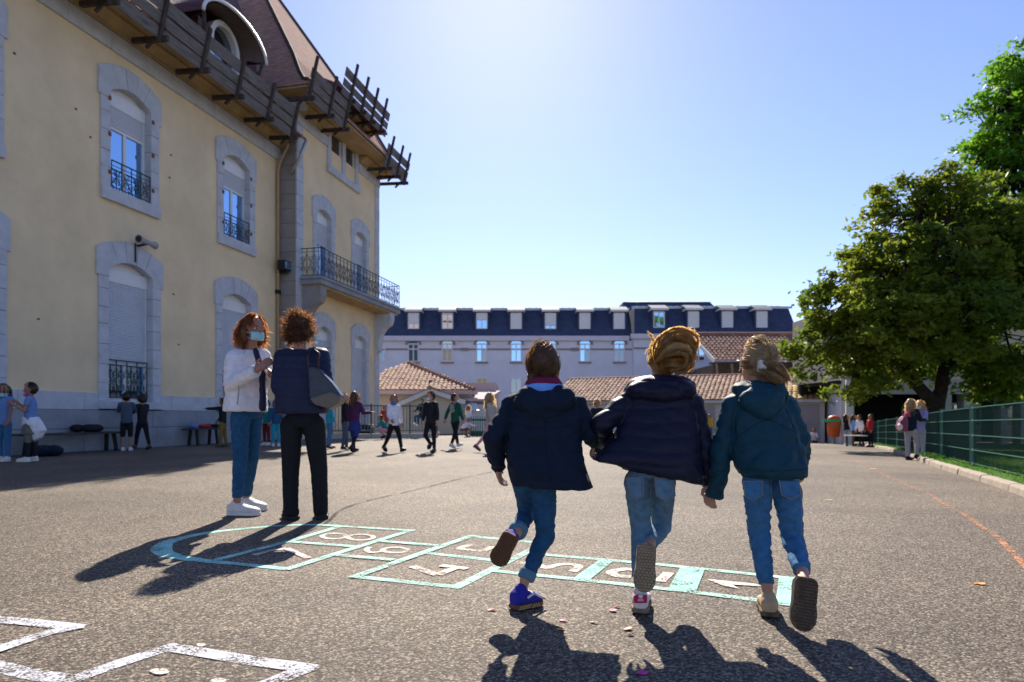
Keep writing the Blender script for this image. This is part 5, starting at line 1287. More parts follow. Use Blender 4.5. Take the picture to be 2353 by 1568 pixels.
def lock(e, m, paths, n, spread, r_, name, seed, par):
    rg = np.random.RandomState(seed); out = []; CL = [(rg.normal(size=3)*spread*1.15, rg.uniform(0, 6.28), rg.uniform(.6, 1.5)) for _ in range(26)]
    for _ in range(n):
        q_ = rg.randint(len(CL)); c = paths[q_ % len(paths)]; o = CL[q_][0]+rg.normal(size=3)*spread*.28; P = []
        k = len(c); ph = CL[q_][1]+rg.normal()*.15; fr = CL[q_][2]
        for i, p in enumerate(c):
            t = i/(k-1); P.append(np.array(p)+o*(.35+1.1*math.sin(min(t*2.4, 2.2)))+rg.normal(size=3)*.0015+np.array([math.sin(ph+t*5*fr), math.cos(ph+t*4), math.sin(ph*2+t*5)])*.006*t)
        out.append(P)
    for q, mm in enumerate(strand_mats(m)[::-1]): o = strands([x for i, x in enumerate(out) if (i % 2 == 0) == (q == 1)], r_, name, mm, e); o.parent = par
    return o
def cpath(pts, n=5): return [tuple(p) for p in smooth_path([W(*p) for p in pts], n)]
swirl = [cpath([(1508, 828, 2.9), (1512, 800, 2.86), (1535, 776, 2.85), (1565, 775, 2.86), (1588, 796, 2.9), (1580, 825, 2.93), (1555, 838, 2.9)]),
         cpath([(1510, 835, 2.9), (1530, 800, 2.85), (1560, 790, 2.85), (1586, 806, 2.88), (1585, 832, 2.92), (1562, 848, 2.9)]),
         cpath([(1512, 830, 2.9), (1516, 785, 2.87), (1545, 765, 2.87), (1575, 768, 2.9), (1590, 785, 2.93)]),
         cpath([(1512, 842, 2.9), (1535, 830, 2.85), (1562, 828, 2.86), (1583, 815, 2.9), (1586, 800, 2.93)]),
         cpath([(1508, 832, 2.9), (1528, 815, 2.84), (1555, 806, 2.84), (1578, 812, 2.87), (1572, 838, 2.9), (1545, 850, 2.89)])]
l2 = lock(g2, H['blond'], swirl, 1500, .0095, .0009, 'ponytail', 3, i2['hair'])
mb = MB()
for q in (1, 4): mb.tube(swirl[q][:20], .011, 8)
cr_ = blob(mb, 'ponytail_core', hairmat('deep gold hair', (.50, .30, .11), .5), g2, .008, 1, fold_disp(.004, (40, 40, 40), 3)); cr_.parent = i2['hair']  # darker gold paints the shaded gaps between the strands
fly = [cpath([(1570, 770, 2.9), (1588, 763, 2.9), (1596, 768, 2.9)]), cpath([(1505, 800, 2.95), (1498, 776, 2.95), (1490, 768, 2.95)]), cpath([(1590, 800, 2.9), (1600, 812, 2.9), (1598, 830, 2.9)])]
l2 = lock(g2, H['blond'], fly, 90, .006, .0009, 'loose_hair', 4, i2['hair'])
mb = MB(); mb.loft([sec(1424, 1058, 1560, 1084, 2.86, .098), sec(1428, 1078, 1556, 1102, 2.86, .096)], 18); blob(mb, 'jumper_hem', C['blkj'], g2, .008, 1)
def pocket(e, pts, m, Y, name='back_pocket', d=.012):
    P = [W(x, y, Y)-Vector(e.location) for x, y in pts]; o = MB().prism(P, (0, d, 0)).build(name, m, e); bevel(o, .003, 2)
    st = MB(); st.tube([p-Vector((0, .002, 0)) for p in P]+[P[0]-Vector((0, .002, 0))], .0013, 4); q = st.build('stitching', mat('tan thread', (.35, .24, .12), .8), e); q.parent = o
    return o
# adidas-like heel tab shape is only a plain coloured tab
hl = J['heelL']; o = MB().box(-.028, .028, -.006, .006, 0, .035).build('heel_tab', mat('crimson leather', (.45, .01, .09), .5), g2, loc=hl+Vector((0, -.004, .045))-g2.location); bevel(o, .005, 2)
tf = MB()
for a in (-.5, 0, .5): tf.ell((math.sin(a)*.009, -.007, math.cos(a)*.010), (.0035*math.cos(a)+.001, 0, -.0035*math.sin(a)), (0, .001, 0), (.008*math.sin(a), 0, .008*math.cos(a)), 8, 6)
for k in range(3): tf.box(-.012, .012, -.0078, -.006, -.003-.0035*k, -.0012-.0035*k)
q = tf.build('trefoil_emblem', SH['wh'], g2); q.parent = o; q.location = (0, 0, .02)
# ---------------------------------------------------------------- girl with ponytail, teal jacket
J = jd(pelvis=(1772, 1085, 2.78), chest=(1755, 985, 2.85), neck=(1738, 886, 2.9), head=(1741, 835, 2.93), shL=(1688, 934, 2.86), elL=(1657, 1040, 2.85), wrL=(1646, 1116, 2.88), shR=(1800, 930, 2.86), elR=(1838, 1015, 2.85), wrR=(1836, 1072, 2.97),
       hipL=(1740, 1108, 2.78), hipR=(1806, 1108, 2.78), knL=(1744, 1222, 2.82), anL=(1763, 1352, 2.74), heelL=(1770, 1412, 2.69), toeL=(1758, 1392, 2.88), knR=(1820, 1235, 2.80), anR=(1845, 1318, 2.58), heelR=(1858, 1328, 2.47), toeR=(1846, 1452, 2.44))
J['heelL'].z = .004; J['toeL'].z = .004; J['hdL'] = Vector((-.35, .3, -.9)); J['thL'] = Vector((-1, .3, 0))
base = GP(1765, 1412)
sc_ = [sec(1700, 892, 1776, 892, 2.89, .06), sec(1684, 918, 1802, 914, 2.87, .09), sec(1674, 970, 1818, 965, 2.85, .105), sec(1682, 1030, 1842, 1030, 2.82, .11), sec(1692, 1068, 1850, 1070, 2.78, .115), sec(1700, 1082, 1846, 1086, 2.78, .11), sec(1702, 1090, 1846, 1095, 2.78, .105)]
hd_ = [(W(1745, 898, 2.86), (.118, 0, -.01), (0, .085, 0), (0, 0, .040)), (W(1752, 922, 2.78), (.10, 0, 0), (0, .05, 0), (0, .01, .06)), (W(1757, 948, 2.77), (.06, 0, 0), (0, .04, 0), (0, 0, .035)), (W(1710, 905, 2.84), (.045, 0, .02), (0, .05, 0), (0, 0, .04)), (W(1790, 900, 2.83), (.04, 0, -.02), (0, .05, 0), (0, 0, .045))]
g3, i3 = person('running girl on the right with blond ponytail and teal rain jacket', 'girl', base, J, 1.2, C['teal'], C['jeanm'], (SH['gold'], SH['msole']), M['skin'], ('pony', H['lblond']), group='three girls running hand in hand',
    vox=.0085, head_f=(-.12, 1, .02), secs=sc_, hood=hd_, fold=.015, showface=False, hn=1300, hs=.0009, leg_r=.88, arm_r=1.12, shoe_args={'R': dict(up=(.1, 1, .1), k=1.08)}, curls=(.7, .5), seed=8, slv=1.5)
TR.append((g3, J['heelR'].copy(), J['toeR'].copy(), (.1, 1, .1), 1.3, 2))
tail = [cpath([(1748, 842, 2.84), (1762, 846, 2.81), (1780, 854, 2.80), (1795, 868, 2.81), (1800, 880, 2.82)]), cpath([(1748, 844, 2.84), (1760, 856, 2.80), (1778, 868, 2.79), (1796, 880, 2.80)]), cpath([(1748, 840, 2.84), (1764, 842, 2.81), (1784, 850, 2.82), (1800, 870, 2.84)])]
l3 = lock(g3, H['lblond'], tail, 1200, .0095, .0009, 'ponytail', 6, i3['hair'])
mb = MB(); p = W(1748, 842, 2.835)-g3.location; mb.loft([(p+Vector((-.012, 0, .0)), (0, .02, 0), (0, 0, .024)), (p+Vector((-.004, -.004, 0)), (0, .025, 0), (0, 0, .029)), (p+Vector((.010, -.006, -.004)), (0, .025, 0), (0, 0, .028)), (p+Vector((.018, -.008, -.006)), (0, .02, 0), (0, 0, .023))], 14); mb.build('hair_tie', SH['wh'], g3, True)
st = MB(); hp = J['head']; st.tube([hp+i3['r']*-i3['hw']*1.07+i3['f']*.05-g3.location, hp+i3['r']*-i3['hw']*1.1-i3['f']*.0+Vector((0, 0, -.005))-g3.location, hp+i3['r']*-i3['hw']*1.06+i3['f']*.03+Vector((0, 0, -.05))-g3.location], .0028, 5); st.build('mask_loop', SH['wh'], g3, True)
mb = MB(); mb.loft([sec(1703, 1086, 1846, 1091, 2.78, .112), sec(1706, 1097, 1844, 1102, 2.78, .105)], 20); blob(mb, 'jacket_hem', C['teal'], g3, .008, 1)
for i, pts in enumerate(([(1708, 1106), (1752, 1106), (1752, 1138), (1730, 1150), (1712, 1140)], [(1790, 1104), (1836, 1102), (1840, 1136), (1820, 1148), (1796, 1138)])): pocket(g3, pts, C['jeanm'], 2.687)
for pts in ([(1440, 1100), (1478, 1096), (1478, 1140), (1462, 1150), (1448, 1138)], [(1504, 1098), (1548, 1100), (1552, 1140), (1530, 1152), (1508, 1140)]): pocket(g2, pts, C['jeanl'], 2.757)

from mathutils.bvhtree import BVHTree
def seam(e, part, pts, m, r_=.0013, n=6, name='seam', curve=True):
    """raised stitched seam following the surface of a garment"""
    o = [c for c in e.children if c.name.split('.')[0] == part][0]; off = Vector(e.location)
    bvh = BVHTree.FromPolygons([v.co+off for v in o.data.vertices], [tuple(q.vertices) for q in o.data.polygons])
    P = [Vector((x, y, 0)) for x, y in pts]; P = smooth_path(P, n) if curve else P; out = []
    for p in P:
        d = unit(W(p.x, p.y, 1)-Vector((0, 0, CAMH))); h = bvh.ray_cast(Vector((0, 0, CAMH)), d)
        if h[0] is not None: out.append(h[0]+h[1]*r_*.4-off)
    if len(out) > 2:
        q = MB().tube(out, r_, 5).build(name, m, e, True); q.parent = o
dk1 = cloth('dark parka seam', (.006, .012, .025), .7, .1); dk3 = cloth('dark teal seam', (.004, .03, .045), .6, .1); dkp = cloth('dark puffer seam', (.006, .007, .018), .5, .05); dkj = mat('tan thread', (.35, .24, .12), .8)
seam(g1, 'jacket', [(1186, 912), (1200, 938), (1225, 955), (1252, 960), (1285, 954), (1308, 936), (1322, 910)], dk1, .0024)
seam(g1, 'jacket', [(1188, 1100), (1240, 1104), (1300, 1106), (1352, 1110)], dk1); seam(g1, 'jacket', [(1252, 962), (1254, 1010), (1258, 1060), (1266, 1108)], dk1)
seam(g1, 'jacket', [(1172, 945), (1166, 990), (1165, 1030)], dk1, .0016); seam(g1, 'jacket', [(1330, 945), (1334, 985), (1330, 1020)], dk1, .0016); seam(g1, 'jacket', [(1172, 975), (1230, 984), (1290, 982), (1330, 972)], dk1)
seam(g3, 'jacket', [(1692, 902), (1704, 930), (1730, 953), (1757, 964), (1785, 952), (1802, 928), (1812, 898)], dk3, .0026)
seam(g3, 'jacket', [(1690, 1010), (1725, 982), (1765, 966), (1800, 980), (1828, 992)], dk3, .0016); seam(g3, 'jacket', [(1692, 1076), (1740, 1082), (1800, 1082), (1852, 1078)], dk3, .0016)
seam(g3, 'jacket', [(1684, 945), (1680, 1000), (1686, 1060)], dk3, .0016); seam(g3, 'jacket', [(1806, 940), (1824, 985), (1838, 1040)], dk3, .0016)
seam(g2, 'jacket', [(1444, 905), (1475, 918), (1520, 924), (1570, 918), (1600, 902)], dkp, .0026); seam(g2, 'jacket', [(1436, 935), (1424, 970), (1420, 1010)], dkp, .0016); seam(g2, 'jacket', [(1594, 935), (1600, 985), (1602, 1050)], dkp, .0016)
seam(g3, 'trousers', [(1772, 1100), (1772, 1125), (1774, 1148)], dkj, .0015); seam(g2, 'trousers', [(1492, 1096), (1494, 1125), (1496, 1150)], dkj, .0015)
seam(g3, 'trousers', [(1706, 1104), (1705, 1170), (1712, 1240), (1728, 1330)], dkj, .0014); seam(g3, 'trousers', [(1838, 1110), (1842, 1170), (1840, 1230)], dkj, .0014)
def tread(e, heel, toe, up, S, m, nx=16, ny=5):
    heel, toe = Vector(heel), Vector(toe); f = unit(toe-heel); L = (toe-heel).length; u = unit(Vector(up)-f*Vector(up).dot(f)); r = f.cross(u); mb = MB(); off = Vector(e.location)
    for i in range(nx):
        a = .06+.88*i/(nx-1); hwid = .036*S*(.82 if a < .5 else .95 if a < .85 else .62)
        for j in range(ny):
            b = (-1+2*(j+.5*(i % 2))/(ny-.5))*.8; p = heel+f*L*a+r*hwid*b-off
            mb.bar(p-f*L*.018, p+f*L*.018, hwid*.26, .005, u)
    tag(mb.build('tread', m, e), kind='stuff')
tm = [mat('dark tread', (.10, .05, .025), .9), mat('tan tread', (.34, .26, .15), .9), mat('mud tread', (.07, .05, .035), .95)]
for e_, h_, t_, u_, S_, k_ in TR: tread(e_, h_, t_, u_, S_, tm[k_])
# ---------------------------------------------------------------- woman in the white jacket
J = jd(pelvis=(566, 945, 5.58), chest=(566, 862, 5.58), neck=(574, 803, 5.56), head=(582, 757, 5.53), shR=(538, 824, 5.46), elR=(532, 882, 5.40), wrR=(588, 852, 5.27), shL=(602, 820, 5.68), elL=(612, 875, 5.62), wrL=(622, 862, 5.42),
       hipR=(552, 960, 5.50), hipL=(582, 960, 5.66), knR=(552, 1055, 5.50), knL=(578, 1050, 5.68), anR=(545, 1150, 5.48), anL=(566, 1142, 5.80), heelR=(524, 1182, 5.50), toeR=(598, 1180, 5.46), heelL=(556, 1170, 5.82), toeL=(612, 1170, 5.74))
for k in ('heelR', 'toeR', 'heelL', 'toeL'): J[k].z = .004
J['hdR'] = Vector((.75, .1, .6)); J['thR'] = Vector((-.2, .3, 1)); J['paR'] = Vector((0, .8, -.2))
hf = (.80, -.55, -.05)
fw = unit((.85, -.35, 0))
def rs(x, y, Y, a, b): return (W(x, y, Y), Vector((fw.y, -fw.x, 0))*b, fw*a)
sc_ = [rs(574, 806, 5.56, .06, .075), rs(570, 822, 5.57, .10, .185), rs(566, 862, 5.58, .125, .20), rs(566, 905, 5.58, .125, .185), rs(565, 935, 5.58, .14, .19), rs(565, 946, 5.58, .142, .19)]
w1, iw = person('woman in white jacket and jeans with auburn bob and blue face mask', 'woman', GP(565, 1178), J, 1.66, C['white'], C['jean'], (SH['wh'], SH['whs']), M['skin2'], ('bob', H['auburn']), adult=True, group='two women talking', vox=.011, head_f=hf,
    secs=sc_, fold=.010, mask=cloth('surgical blue mask', (.33, .62, .68), .9, .1), mask_low=.22, hn=1800, hs=.0018, leg_r=.84, arm_r=1.12, curls=(.4, .4), seed=12, sole=None)
# dark scarf and shirt front showing in the open jacket
mb = MB(); 
for a, b in (((588, 806, 5.44), (602, 860, 5.38)), ((602, 860, 5.38), (604, 938, 5.42))): mb.cap(W(*a), .024, W(*b), .030, 12)
blob(mb, 'shirt_front', C['navyq'], w1, .010, 2, fold_disp(.006, (16, 16, 8), 9))
mb = MB(); mb.tube([W(548, 905, 5.345)-w1.location, W(545, 930, 5.36)-w1.location], .006, 5); mb.tube([W(548, 905, 5.345)-w1.location, W(549, 890, 5.34)-w1.location], .006, 5); mb.build('pocket_zip', M['grey'], w1)
# ---------------------------------------------------------------- woman in navy quilted jacket
J = jd(pelvis=(697, 965, 5.25), chest=(694, 872, 5.27), neck=(690, 803, 5.28), head=(687, 762, 5.28), shL=(650, 822, 5.27), elL=(640, 890, 5.20), wrL=(655, 905, 5.45), shR=(738, 820, 5.27), elR=(748, 886, 5.20), wrR=(730, 900, 5.45),
       hipL=(670, 978, 5.25), hipR=(722, 978, 5.25), knL=(668, 1085, 5.27), knR=(733, 1080, 5.27), anL=(668, 1178, 5.24), anR=(737, 1172, 5.30), heelL=(676, 1196, 5.22), toeL=(660, 1190, 5.44), heelR=(740, 1192, 5.26), toeR=(738, 1187, 5.5))
for k in ('heelR', 'toeR', 'heelL', 'toeL'): J[k].z = .004
sc_ = [sec(664, 805, 718, 805, 5.27, .07), sec(648, 822, 740, 822, 5.27, .11), sec(636, 868, 748, 868, 5.26, .13), sec(634, 910, 750, 910, 5.25, .135), sec(634, 940, 754, 940, 5.25, .14), sec(636, 952, 754, 950, 5.25, .14)]
w2, iw2 = person('woman seen from behind with dark curls, navy quilted jacket and black trousers', 'woman', GP(700, 1193), J, 1.64, C['navyq'], C['blk'], (SH['bk'], SH['bks']), M['skin'], ('curly', H['curl']), adult=True, group='two women talking', vox=.011,
    head_f=(-.15, 1, 0), secs=sc_, fold=.006, quilt=.058, qamp=.006, showface=False, hn=1800, hs=.0016, leg_r=.95, flare=.006, arm_r=1.1, seed=15)
for x in (658, 726):
    MB().ell(W(x, 790, 5.24)-w2.location, (.012, 0, 0), (0, .01, 0), (0, 0, .014)).build('earring', SH['wh'], w2, True)
mb = MB(); mb.tube([W(724, 770, 5.3)-w2.location, W(728, 785, 5.32)-w2.location, W(726, 798, 5.34)-w2.location], .012, 5); mb.build('face_mask', MATS['surgical blue mask'], w2)
# shoulder bag
bgp = W(745, 890, 5.12)
bag = empty('shoulder_bag', bgp, 0, 'grey leather shoulder bag hanging from the arm of the woman in navy', 'bag')
bm_ = cloth('grey blue leather', (.045, .055, .075), .32, .05, 8); bm2 = cloth('tan grey leather', (.15, .125, .10), .45, .05, 8)
def bp_(x, y, Y): return W(x, y, Y)
mb = MB()
mb.prism([bp_(x, y, 5.06) for x, y in ((707, 846), (716, 843), (733, 848), (760, 878), (784, 910), (778, 924), (755, 938), (722, 928), (711, 915))], (0, .13, 0))
body_ = blob(mb, 'bag_body', bm_, bag, .009, 2, fold_disp(.005, (9, 9, 9), 3))
mb = MB(); mb.prism([bp_(x, y, 5.045) for x, y in ((711, 916), (735, 908), (760, 900), (783, 912), (779, 926), (756, 940), (722, 930))], (0, .16, 0)); blob(mb, 'bag_base', bm2, bag, .009, 2)
for Y_ in (5.075, 5.17):
    MB().tube([bp_(710, 850, Y_)-bgp, bp_(707, 820, Y_+.03)-bgp, bp_(718, 800, 5.26)-bgp, bp_(733, 812, Y_+.05)-bgp, bp_(731, 850, Y_)-bgp], .009, 6).build('strap', cloth('brown strap', (.06, .03, .03), .5, .05), bag, True)
# ================================================================ children in the background
def kid(label, px, yf, H_, yaw, top, bottom, shoes, skin, hair, legs=((0, 5), (0, 5)), arms=((5, 10, 15), (5, 10, 15)), Y=None, lean=0, head_yaw=None, pxy=None, drop=0, z0=None, **kw):
    """standing child on the ground at photo point (px, yf); legs (thigh forward deg, knee bend), arms (forward, out, elbow)"""
    g = GP(px, yf) if Y is None else Vector(((px-CX)/F*Y, Y, gz((px-CX)/F*Y, Y)))
    if z0 is not None: g.z = z0
    a = R(yaw); fwd = Vector((math.sin(a), math.cos(a), 0)); rt = Vector((math.cos(a), -math.sin(a), 0)); up = Vector((0, 0, 1)); S = H_
    J = {}; sp = unit(up+fwd*math.tan(R(lean)))
    pel = Vector((0, 0, .50*S)); J['pelvis'] = pel; J['chest'] = pel+sp*.215*S; J['neck'] = pel+sp*.335*S; J['head'] = pel+sp*.335*S+unit(sp+up)*.088*S
    for s, k, lg, ar in (('L', -1, legs[0], arms[0]), ('R', 1, legs[1], arms[1])):
        hip = pel+rt*k*.048*S-up*.02*S; d = unit(fwd*math.sin(R(lg[0]))-up*math.cos(R(lg[0]))+rt*k*.04); kn = hip+d*.215*S
        q = R(lg[0]-lg[1]); d2 = unit(fwd*math.sin(q)-up*math.cos(q)); an = kn+d2*.215*S
        ft = unit(fwd*math.cos(q*.8)+up*math.sin(q*.8)); dn = unit(d2)
        heel = an+dn*.045*S-ft*.03*S; toe = heel+ft*.15*S
        sh = J['chest']+sp*.085*S+rt*k*.092*S; d = unit(fwd*math.sin(R(ar[0]))-sp*math.cos(R(ar[0]))+rt*k*math.tan(R(ar[1]))); el = sh+d*.155*S
        q = R(ar[0]+ar[2]); d2 = unit(fwd*math.sin(q)-up*math.cos(q)+rt*k*math.tan(R(ar[1]))*.5+rt*k*(ar[3] if len(ar) > 3 else 0)); wr = el+d2*.135*S
        J.update({'hip'+s: hip, 'kn'+s: kn, 'an'+s: an, 'heel'+s: heel, 'toe'+s: toe, 'sh'+s: sh, 'el'+s: el, 'wr'+s: wr, 'up'+s: unit(ft.cross(rt)*-1)})
    low = min(J['heelL'].z, J['toeL'].z, J['heelR'].z, J['toeR'].z); off = g-Vector((0, 0, low-.003+drop))
    ups = {s: J.pop('up'+s) for s in 'LR'}
    J = {k: v+off for k, v in J.items()}
    for s in 'LR':
        if ups[s].z < 0: ups[s] = -ups[s]
    ha = R(head_yaw if head_yaw is not None else yaw); kw.setdefault('vox', .014); kw.setdefault('hn', 110); kw.setdefault('hs', .004); kw.setdefault('fold', .006); kw.setdefault('leg_r', .9)
    cat = kw.pop('cat', 'child')
    return person(label, cat, g, J, S, top, bottom, shoes, skin, hair, head_f=(math.sin(ha), math.cos(ha), -.03), shoe_args={s: dict(up=ups[s]) for s in 'LR'}, **kw)+(J,)
BL = (SH['bk'], SH['bks']); WS = (SH['wh'], SH['whs'])
mB = MATS['surgical blue mask']; mW = cloth('pale mask', (.6, .7, .75), .9, .1); mP = cloth('pink mask', (.6, .2, .4), .9, .1); mD = cloth('blue mask', (.05, .18, .4), .9, .1)
sk, sk2 = M['skin'], M['skin2']; GB = 'children playing in the yard'
kid('boy in white long sleeved top and black trousers walking towards us', 905, 1040, 1.36, 140, C['whitet'], C['blk'], BL, sk2, ('short', H['dk']), ((26, 8), (-24, 18)), ((-6, 14, 18), (12, 10, 45)), mask=mD, mask_low=.45, head_yaw=175, group=GB, seed=20)
kid('child in black jacket with hair tied back walking beside the green hoodie', 990, 1040, 1.40, 200, C['blkj'], C['blk'], BL, sk, ('pony', H['brown']), ((0, 4), (24, 75)), ((10, 16, 10), (-10, 14, 30)), mask=mW, mask_low=.15, head_yaw=240, group=GB, seed=21)
k3, i3_, J3 = kid('boy in bottle green hoodie with white printed lines on the back', 1046, 1031, 1.42, 40, C['green'], C['blk'], WS, sk, ('short', H['dk']), ((20, 6), (-16, 10)), ((-20, 22, 5), (8, 10, 15)), mask=mW, mask_low=.4, head_yaw=95, group=GB, seed=22)
# white print on the hoodie back: rows of blurred strokes
fk = Vector((math.sin(R(40)), math.cos(R(40)), 0)); rk = Vector((fk.y, -fk.x, 0)); pr = MB(); ce = J3['chest']-fk*.118+Vector((0, 0, .03))-k3.location
rr = random.Random(4)
for row in range(7):
    x = -.075
    while x < .07:
        L = rr.uniform(.012, .03); p = ce+rk*(x+L/2)+Vector((0, 0, .09-.032*row)); 
        pr.bar(p-rk*L/2, p+rk*L/2, .006, rr.choice((.010, .015, .019))); x += L+.008
tag(pr.build('back_print', SH['wh'], k3), kind='stuff')
kid('girl with loose hair, dark purple coat and blue skirt raising one hand', 815, 1040, 1.42, 15, C['purple'], C['blueskirt'], (SH['bk'], SH['bks'], C['blkj']), sk, ('long', H['brown']), ((14, 4), (-18, 22)), ((0, 8, 10), (15, 18, 80, .5)), bottoms='skirt', group=GB, seed=23)
kid('short haired child in dark top half hidden behind the purple coat', 793, 1036, 1.38, 70, C['blkj'], C['grayh'], (SH['bk'], SH['whs']), sk, ('short', H['brown']), ((6, 4), (-4, 6)), group=GB, seed=24, head_yaw=110)
kid('child in turquoise jacket partly hidden behind the shoulder bag', 757, 1032, 1.30, 60, C['cyan'], C['jeanm'], (SH['bk'], SH['gum']), sk, ('short', H['dk']), ((5, 5), (-5, 5)), ((5, 5, 12), (10, 8, 12)), group=GB, seed=25)
kid('girl with long fair hair and pale grey coat half hidden by the parka', 1126, 1040, 1.40, 100, C['greyc'], C['pinkd'], (SH['msole'], SH['bks'], C['pinkd']), sk, ('long', H['lblond']), ((10, 4), (-22, 20)), bottoms='skirt', collar=(C['purple'], .05), group=GB, seed=26, head_yaw=60)
kid('small girl in white dress standing by the picket gate', 1077, 1003, 1.30, 120, C['whitet'], C['whitet'], (SH['bk'], SH['bks']), sk2, ('long', H['blond']), ((4, 3), (-4, 3)), bottoms='skirt', group=GB, seed=27, vox=.016)
kid('crouching child in white bending at the feet of the girl in white dress', 1062, 1004, 1.15, 60, C['whitet'], C['brownp'], (SH['bk'], SH['bks']), sk2, ('short', H['blond']), ((100, 130), (95, 125)), ((60, 8, 20), (60, 8, 20)), lean=45, bottoms='shorts', group=GB, seed=28, vox=.016)
kid('crouching child in teal sweatshirt and pink trousers behind the boy in white', 891, 1010, 1.25, 250, C['teal2'], C['pinkd'], BL, sk, ('short', H['brown']), ((105, 130), (95, 128)), ((50, 8, 30), (50, 8, 30)), lean=35, group=GB, seed=29)
kid('child in red top behind the bar fence left of the boy in white', 884, 1002, 1.30, 180, C['redj'], C['jean'], BL, sk, ('short', H['dk']), Y=27.2, group=GB, seed=30, vox=.016)
kid('masked child in navy sitting on the end of the bar fence', 968, 1006, 1.25, 215, C['blkj'], C['jean'], WS, sk, ('short', H['dk']), ((65, 60), (80, 78)), ((20, 8, 40), (25, 8, 40)), Y=25.9, z0=.45, mask=mW, group=GB, seed=31)
kid('fair haired boy in dark jacket running off between the left and middle girls', 1372, 1034, 1.36, 20, C['parka'], C['blk'], WS, sk, ('short', H['lblond']), ((15, 10), (-20, 30)), ((15, 12, 60), (-10, 12, 60)), group=GB, seed=32)
kid('child in mustard top and jeans standing by the garage wall', 1631, 1008, 1.30, 180, C['yel'], C['jeanm'], BL, sk2, ('short', H['dk']), Y=33.5, group=GB, seed=33, vox=.016)
kid('child sitting on the ground against the grey garage door', 1870, 1016, 1.25, 200, C['whitet'], C['jean'], BL, sk2, ('short', H['dk']), ((88, 6), (92, 10)), ((40, 10, 30), (40, 10, 30)), Y=33.4, drop=.0, group=GB, seed=34, vox=.016)
# by the wall on the left
kid('girl in striped blue tee and jeans raising her arm at the left edge', 8, 1062, 1.42, 175, C['skyt'], C['jeanm'], WS, sk2, ('long', H['dk']), ((3, 3), (-3, 3)), ((10, 6, 20), (40, 45, 120)), sleeve='short', mask=mB, mask_low=.5, head_yaw=150, group=GB, seed=35)
kg, ig, Jg = kid('girl with ponytail and a white jacket tied round her waist by the bench', 70, 1063, 1.42, 245, C['skyt'], C['taupe'], (SH['wh'], SH['whs'], C['blkj']), sk2, ('pony', H['dk']), ((4, 3), (-4, 3)), ((15, 6, 110), (10, 4, 120)), sleeve='short', bottoms='skirt', mask=mP, mask_low=.45, group=GB, seed=36)
mb = MB(); pc = Jg['pelvis']; mb.loft([(pc+Vector((0, 0, .11)), (.13, 0, 0), (0, .11, 0)), (pc+Vector((.04, 0, -.02)), (.17, 0, .02), (0, .13, 0)), (pc+Vector((.10, .02, -.16)), (.16, 0, .03), (0, .12, 0)), (pc+Vector((.12, .02, -.30)), (.06, 0, .03), (0, .06, 0))], 16); blob(mb, 'tied_jacket', C['white'], kg, .013, 2, fold_disp(.012, (10, 10, 10), 3))
kid('boy in grey blue hoodie and black shorts leaning at the window sill', 291, 1036, 1.42, 335, C['grayh'], C['blk'], WS, sk2, ('short', H['black']), ((2, 2), (2, 2)), ((45, 14, 40), (45, 10, 40)), bottoms='shorts', group=GB, seed=37)
kid('child in black with brown shoes leaning on the sill beside the grey hoodie', 327, 1034, 1.36, 300, C['blkj'], C['blk'], (SH['msole'], SH['bks']), sk2, ('curly', H['dk']), ((18, 6), (-14, 8)), ((40, 10, 50), (35, 10, 50)), group=GB, seed=38)
kid('child in black top and mustard trousers reaching to the wall', 512, 1028, 1.32, 270, C['blkj'], C['olive'], (SH['msole'], SH['bks']), sk2, ('short', H['black']), ((4, 4), (-4, 4)), ((85, 5, 5), (20, 5, 20)), group=GB, seed=39)
kid('child in dark red trousers between the two women by the wall', 612, 1024, 1.30, 200, C['teal2'], cloth('dark red trousers', (.14, .02, .02), .9), WS, sk2, ('short', H['dk']), group=GB, seed=40)
kid('child in turquoise trousers and white shoes behind the two women', 634, 1026, 1.28, 160, C['jean'], C['cyan'], WS, sk2, ('short', H['dk']), group=GB, seed=41)
# right hand side
kid('girl with long fair hair, dark jacket and pink sleeves by the mesh fence', 2093, 1058, 1.36, 60, C['parka'], C['greyp'], (SH['bk'], SH['bks']), sk, ('long', H['lblond']), ((3, 3), (28, 40)), ((0, 6, 20), (30, 6, 60)), group=GB, seed=42)
kid('masked girl in lilac and pink hugging the girl in pale trousers', 2113, 1056, 1.34, 235, C['lilac'], C['greyp'], (SH['brown'] if 'brown' in SH else SH['gum'], SH['bks']), sk, ('long', H['blond']), ((2, 2), (-3, 3)), ((40, 16, 40), (40, 16, 40)), mask=mW, mask_low=.1, group=GB, seed=43)
kid('girl in navy leftmost of the group at the far bench', 1944, 1020, 1.32, 100, C['blkj'], C['greyp'], WS, sk, ('long', H['brown']), Y=28.0, group=GB, seed=44, vox=.016)
kid('girl in pale jacket second in the group at the far bench', 1961, 1022, 1.28, 120, C['ltblue'], C['brownp'], BL, sk, ('long', H['brown']), Y=27.0, group=GB, seed=45, vox=.016)
kid('child in white top bending over the far bench', 1979, 1023, 1.28, 250, C['whitet'], C['blk'], BL, sk, ('short', H['dk']), Y=26.4, lean=15, group=GB, seed=46, vox=.016)
kid('child in red coat at the right end of the far bench', 2000, 1026, 1.28, 260, C['redj'], C['blk'], BL, sk, ('short', H['dk']), Y=25.6, group=GB, seed=47, vox=.016)
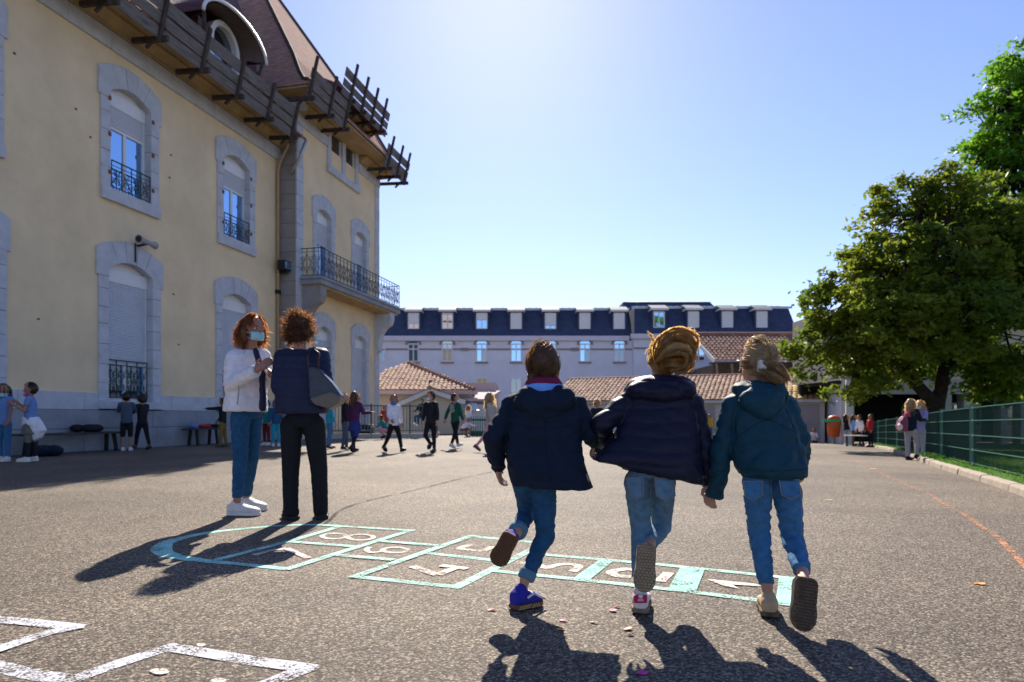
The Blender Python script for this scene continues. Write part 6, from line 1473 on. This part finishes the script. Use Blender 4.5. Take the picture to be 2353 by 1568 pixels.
# things near the children
fbn = GP(1972, 1024); fbn = Vector(((1972-CX)/F*26, 26, gz(13.8, 26)))
bb = empty('park_bench', fbn, R(-25), 'small pale bench at the far end of the mesh fence', 'bench')
for q in (-.16, 0, .16): bevel(MB().box(-.5, .5, q-.065, q+.065, .42, .46).build('slat', M['wallw'], bb), .006, 1)
for s in (-.4, .4):
    for q in (-.16, .16): MB().bar((s, q, 0), (s, q*.8, .42), .05, .05).build('leg', M['black'], bb)
rp_ = W(2074, 975, 14.25)
ruck = empty('rucksack', rp_, 0, 'pink and white rucksack on the back of the girl by the mesh fence', 'rucksack')
mb = MB(); mb.loft([(rp_+Vector((0, 0, -.16)), (.08, 0, 0), (0, .12, 0)), (rp_+Vector((-.02, 0, -.05)), (.10, 0, 0), (0, .13, 0)), (rp_+Vector((.01, 0, .1)), (.07, 0, 0), (0, .11, 0)), (rp_+Vector((.03, 0, .17)), (.04, 0, 0), (0, .07, 0))], 16, 3); blob(mb, 'pack', cloth('burgundy nylon', (.22, .05, .09), .6), ruck, .014, 2, fold_disp(.01, (9, 9, 9), 5))
MB().ell((-.08, -.03, -.06), (.04, 0, 0), (0, .10, 0), (0, 0, .08)).build('front_pocket', SH['wh'], ruck, True)
MB().tube([(.0, -.02, .18), (.10, -.02, .26), (.16, 0, .16)], .018, 6).build('strap', C['pinkv'], ruck, True)
bl_ = GP(1005, 1003); o = MB().ell((0, 0, .1), (.11, 0, 0), (0, .11, 0), (0, 0, .1)).build('ball', cloth('pink ball', (.7, .25, .28), .5, .05), loc=bl_, smooth=True); tag(o, 'small pink ball on the ground by the fence end', 'ball')
def heap(loc, m, r_, label, nm='bundle', seed=1):
    e = empty(nm, loc, 0, label, 'clothes'); mb = MB(); rg = random.Random(seed)
    for _ in range(5): mb.ell(Vector(loc)+Vector((rg.uniform(-r_, r_)*.7, rg.uniform(-r_, r_)*.4, r_*.35)), (r_*.6, 0, 0), (0, r_*.5, 0), (0, 0, r_*.35))
    blob(mb, 'cloth', m, e, .018, 2, fold_disp(.018, (9, 9, 9), seed)); return e
heap(sloc(1.05, .42, .47), C['blkj'], .26, 'dark jacket left on the long bench', seed=2)
heap(sloc(4.65, .42, .5), C['skyt'], .18, 'blue clothing on the left end of the short bench', seed=3)
heap(sloc(5.05, .42, .5), C['redj'], .15, 'red clothing in the middle of the short bench', seed=4)
heap(sloc(5.4, .42, .5), C['blkj'], .17, 'dark clothing on the right end of the short bench', seed=5)
heap(sloc(-.45, .9, 0), C['parka'], .33, 'dark bag heap on the ground under the long bench', seed=6)
bpy.data.scenes.remove(TMP)
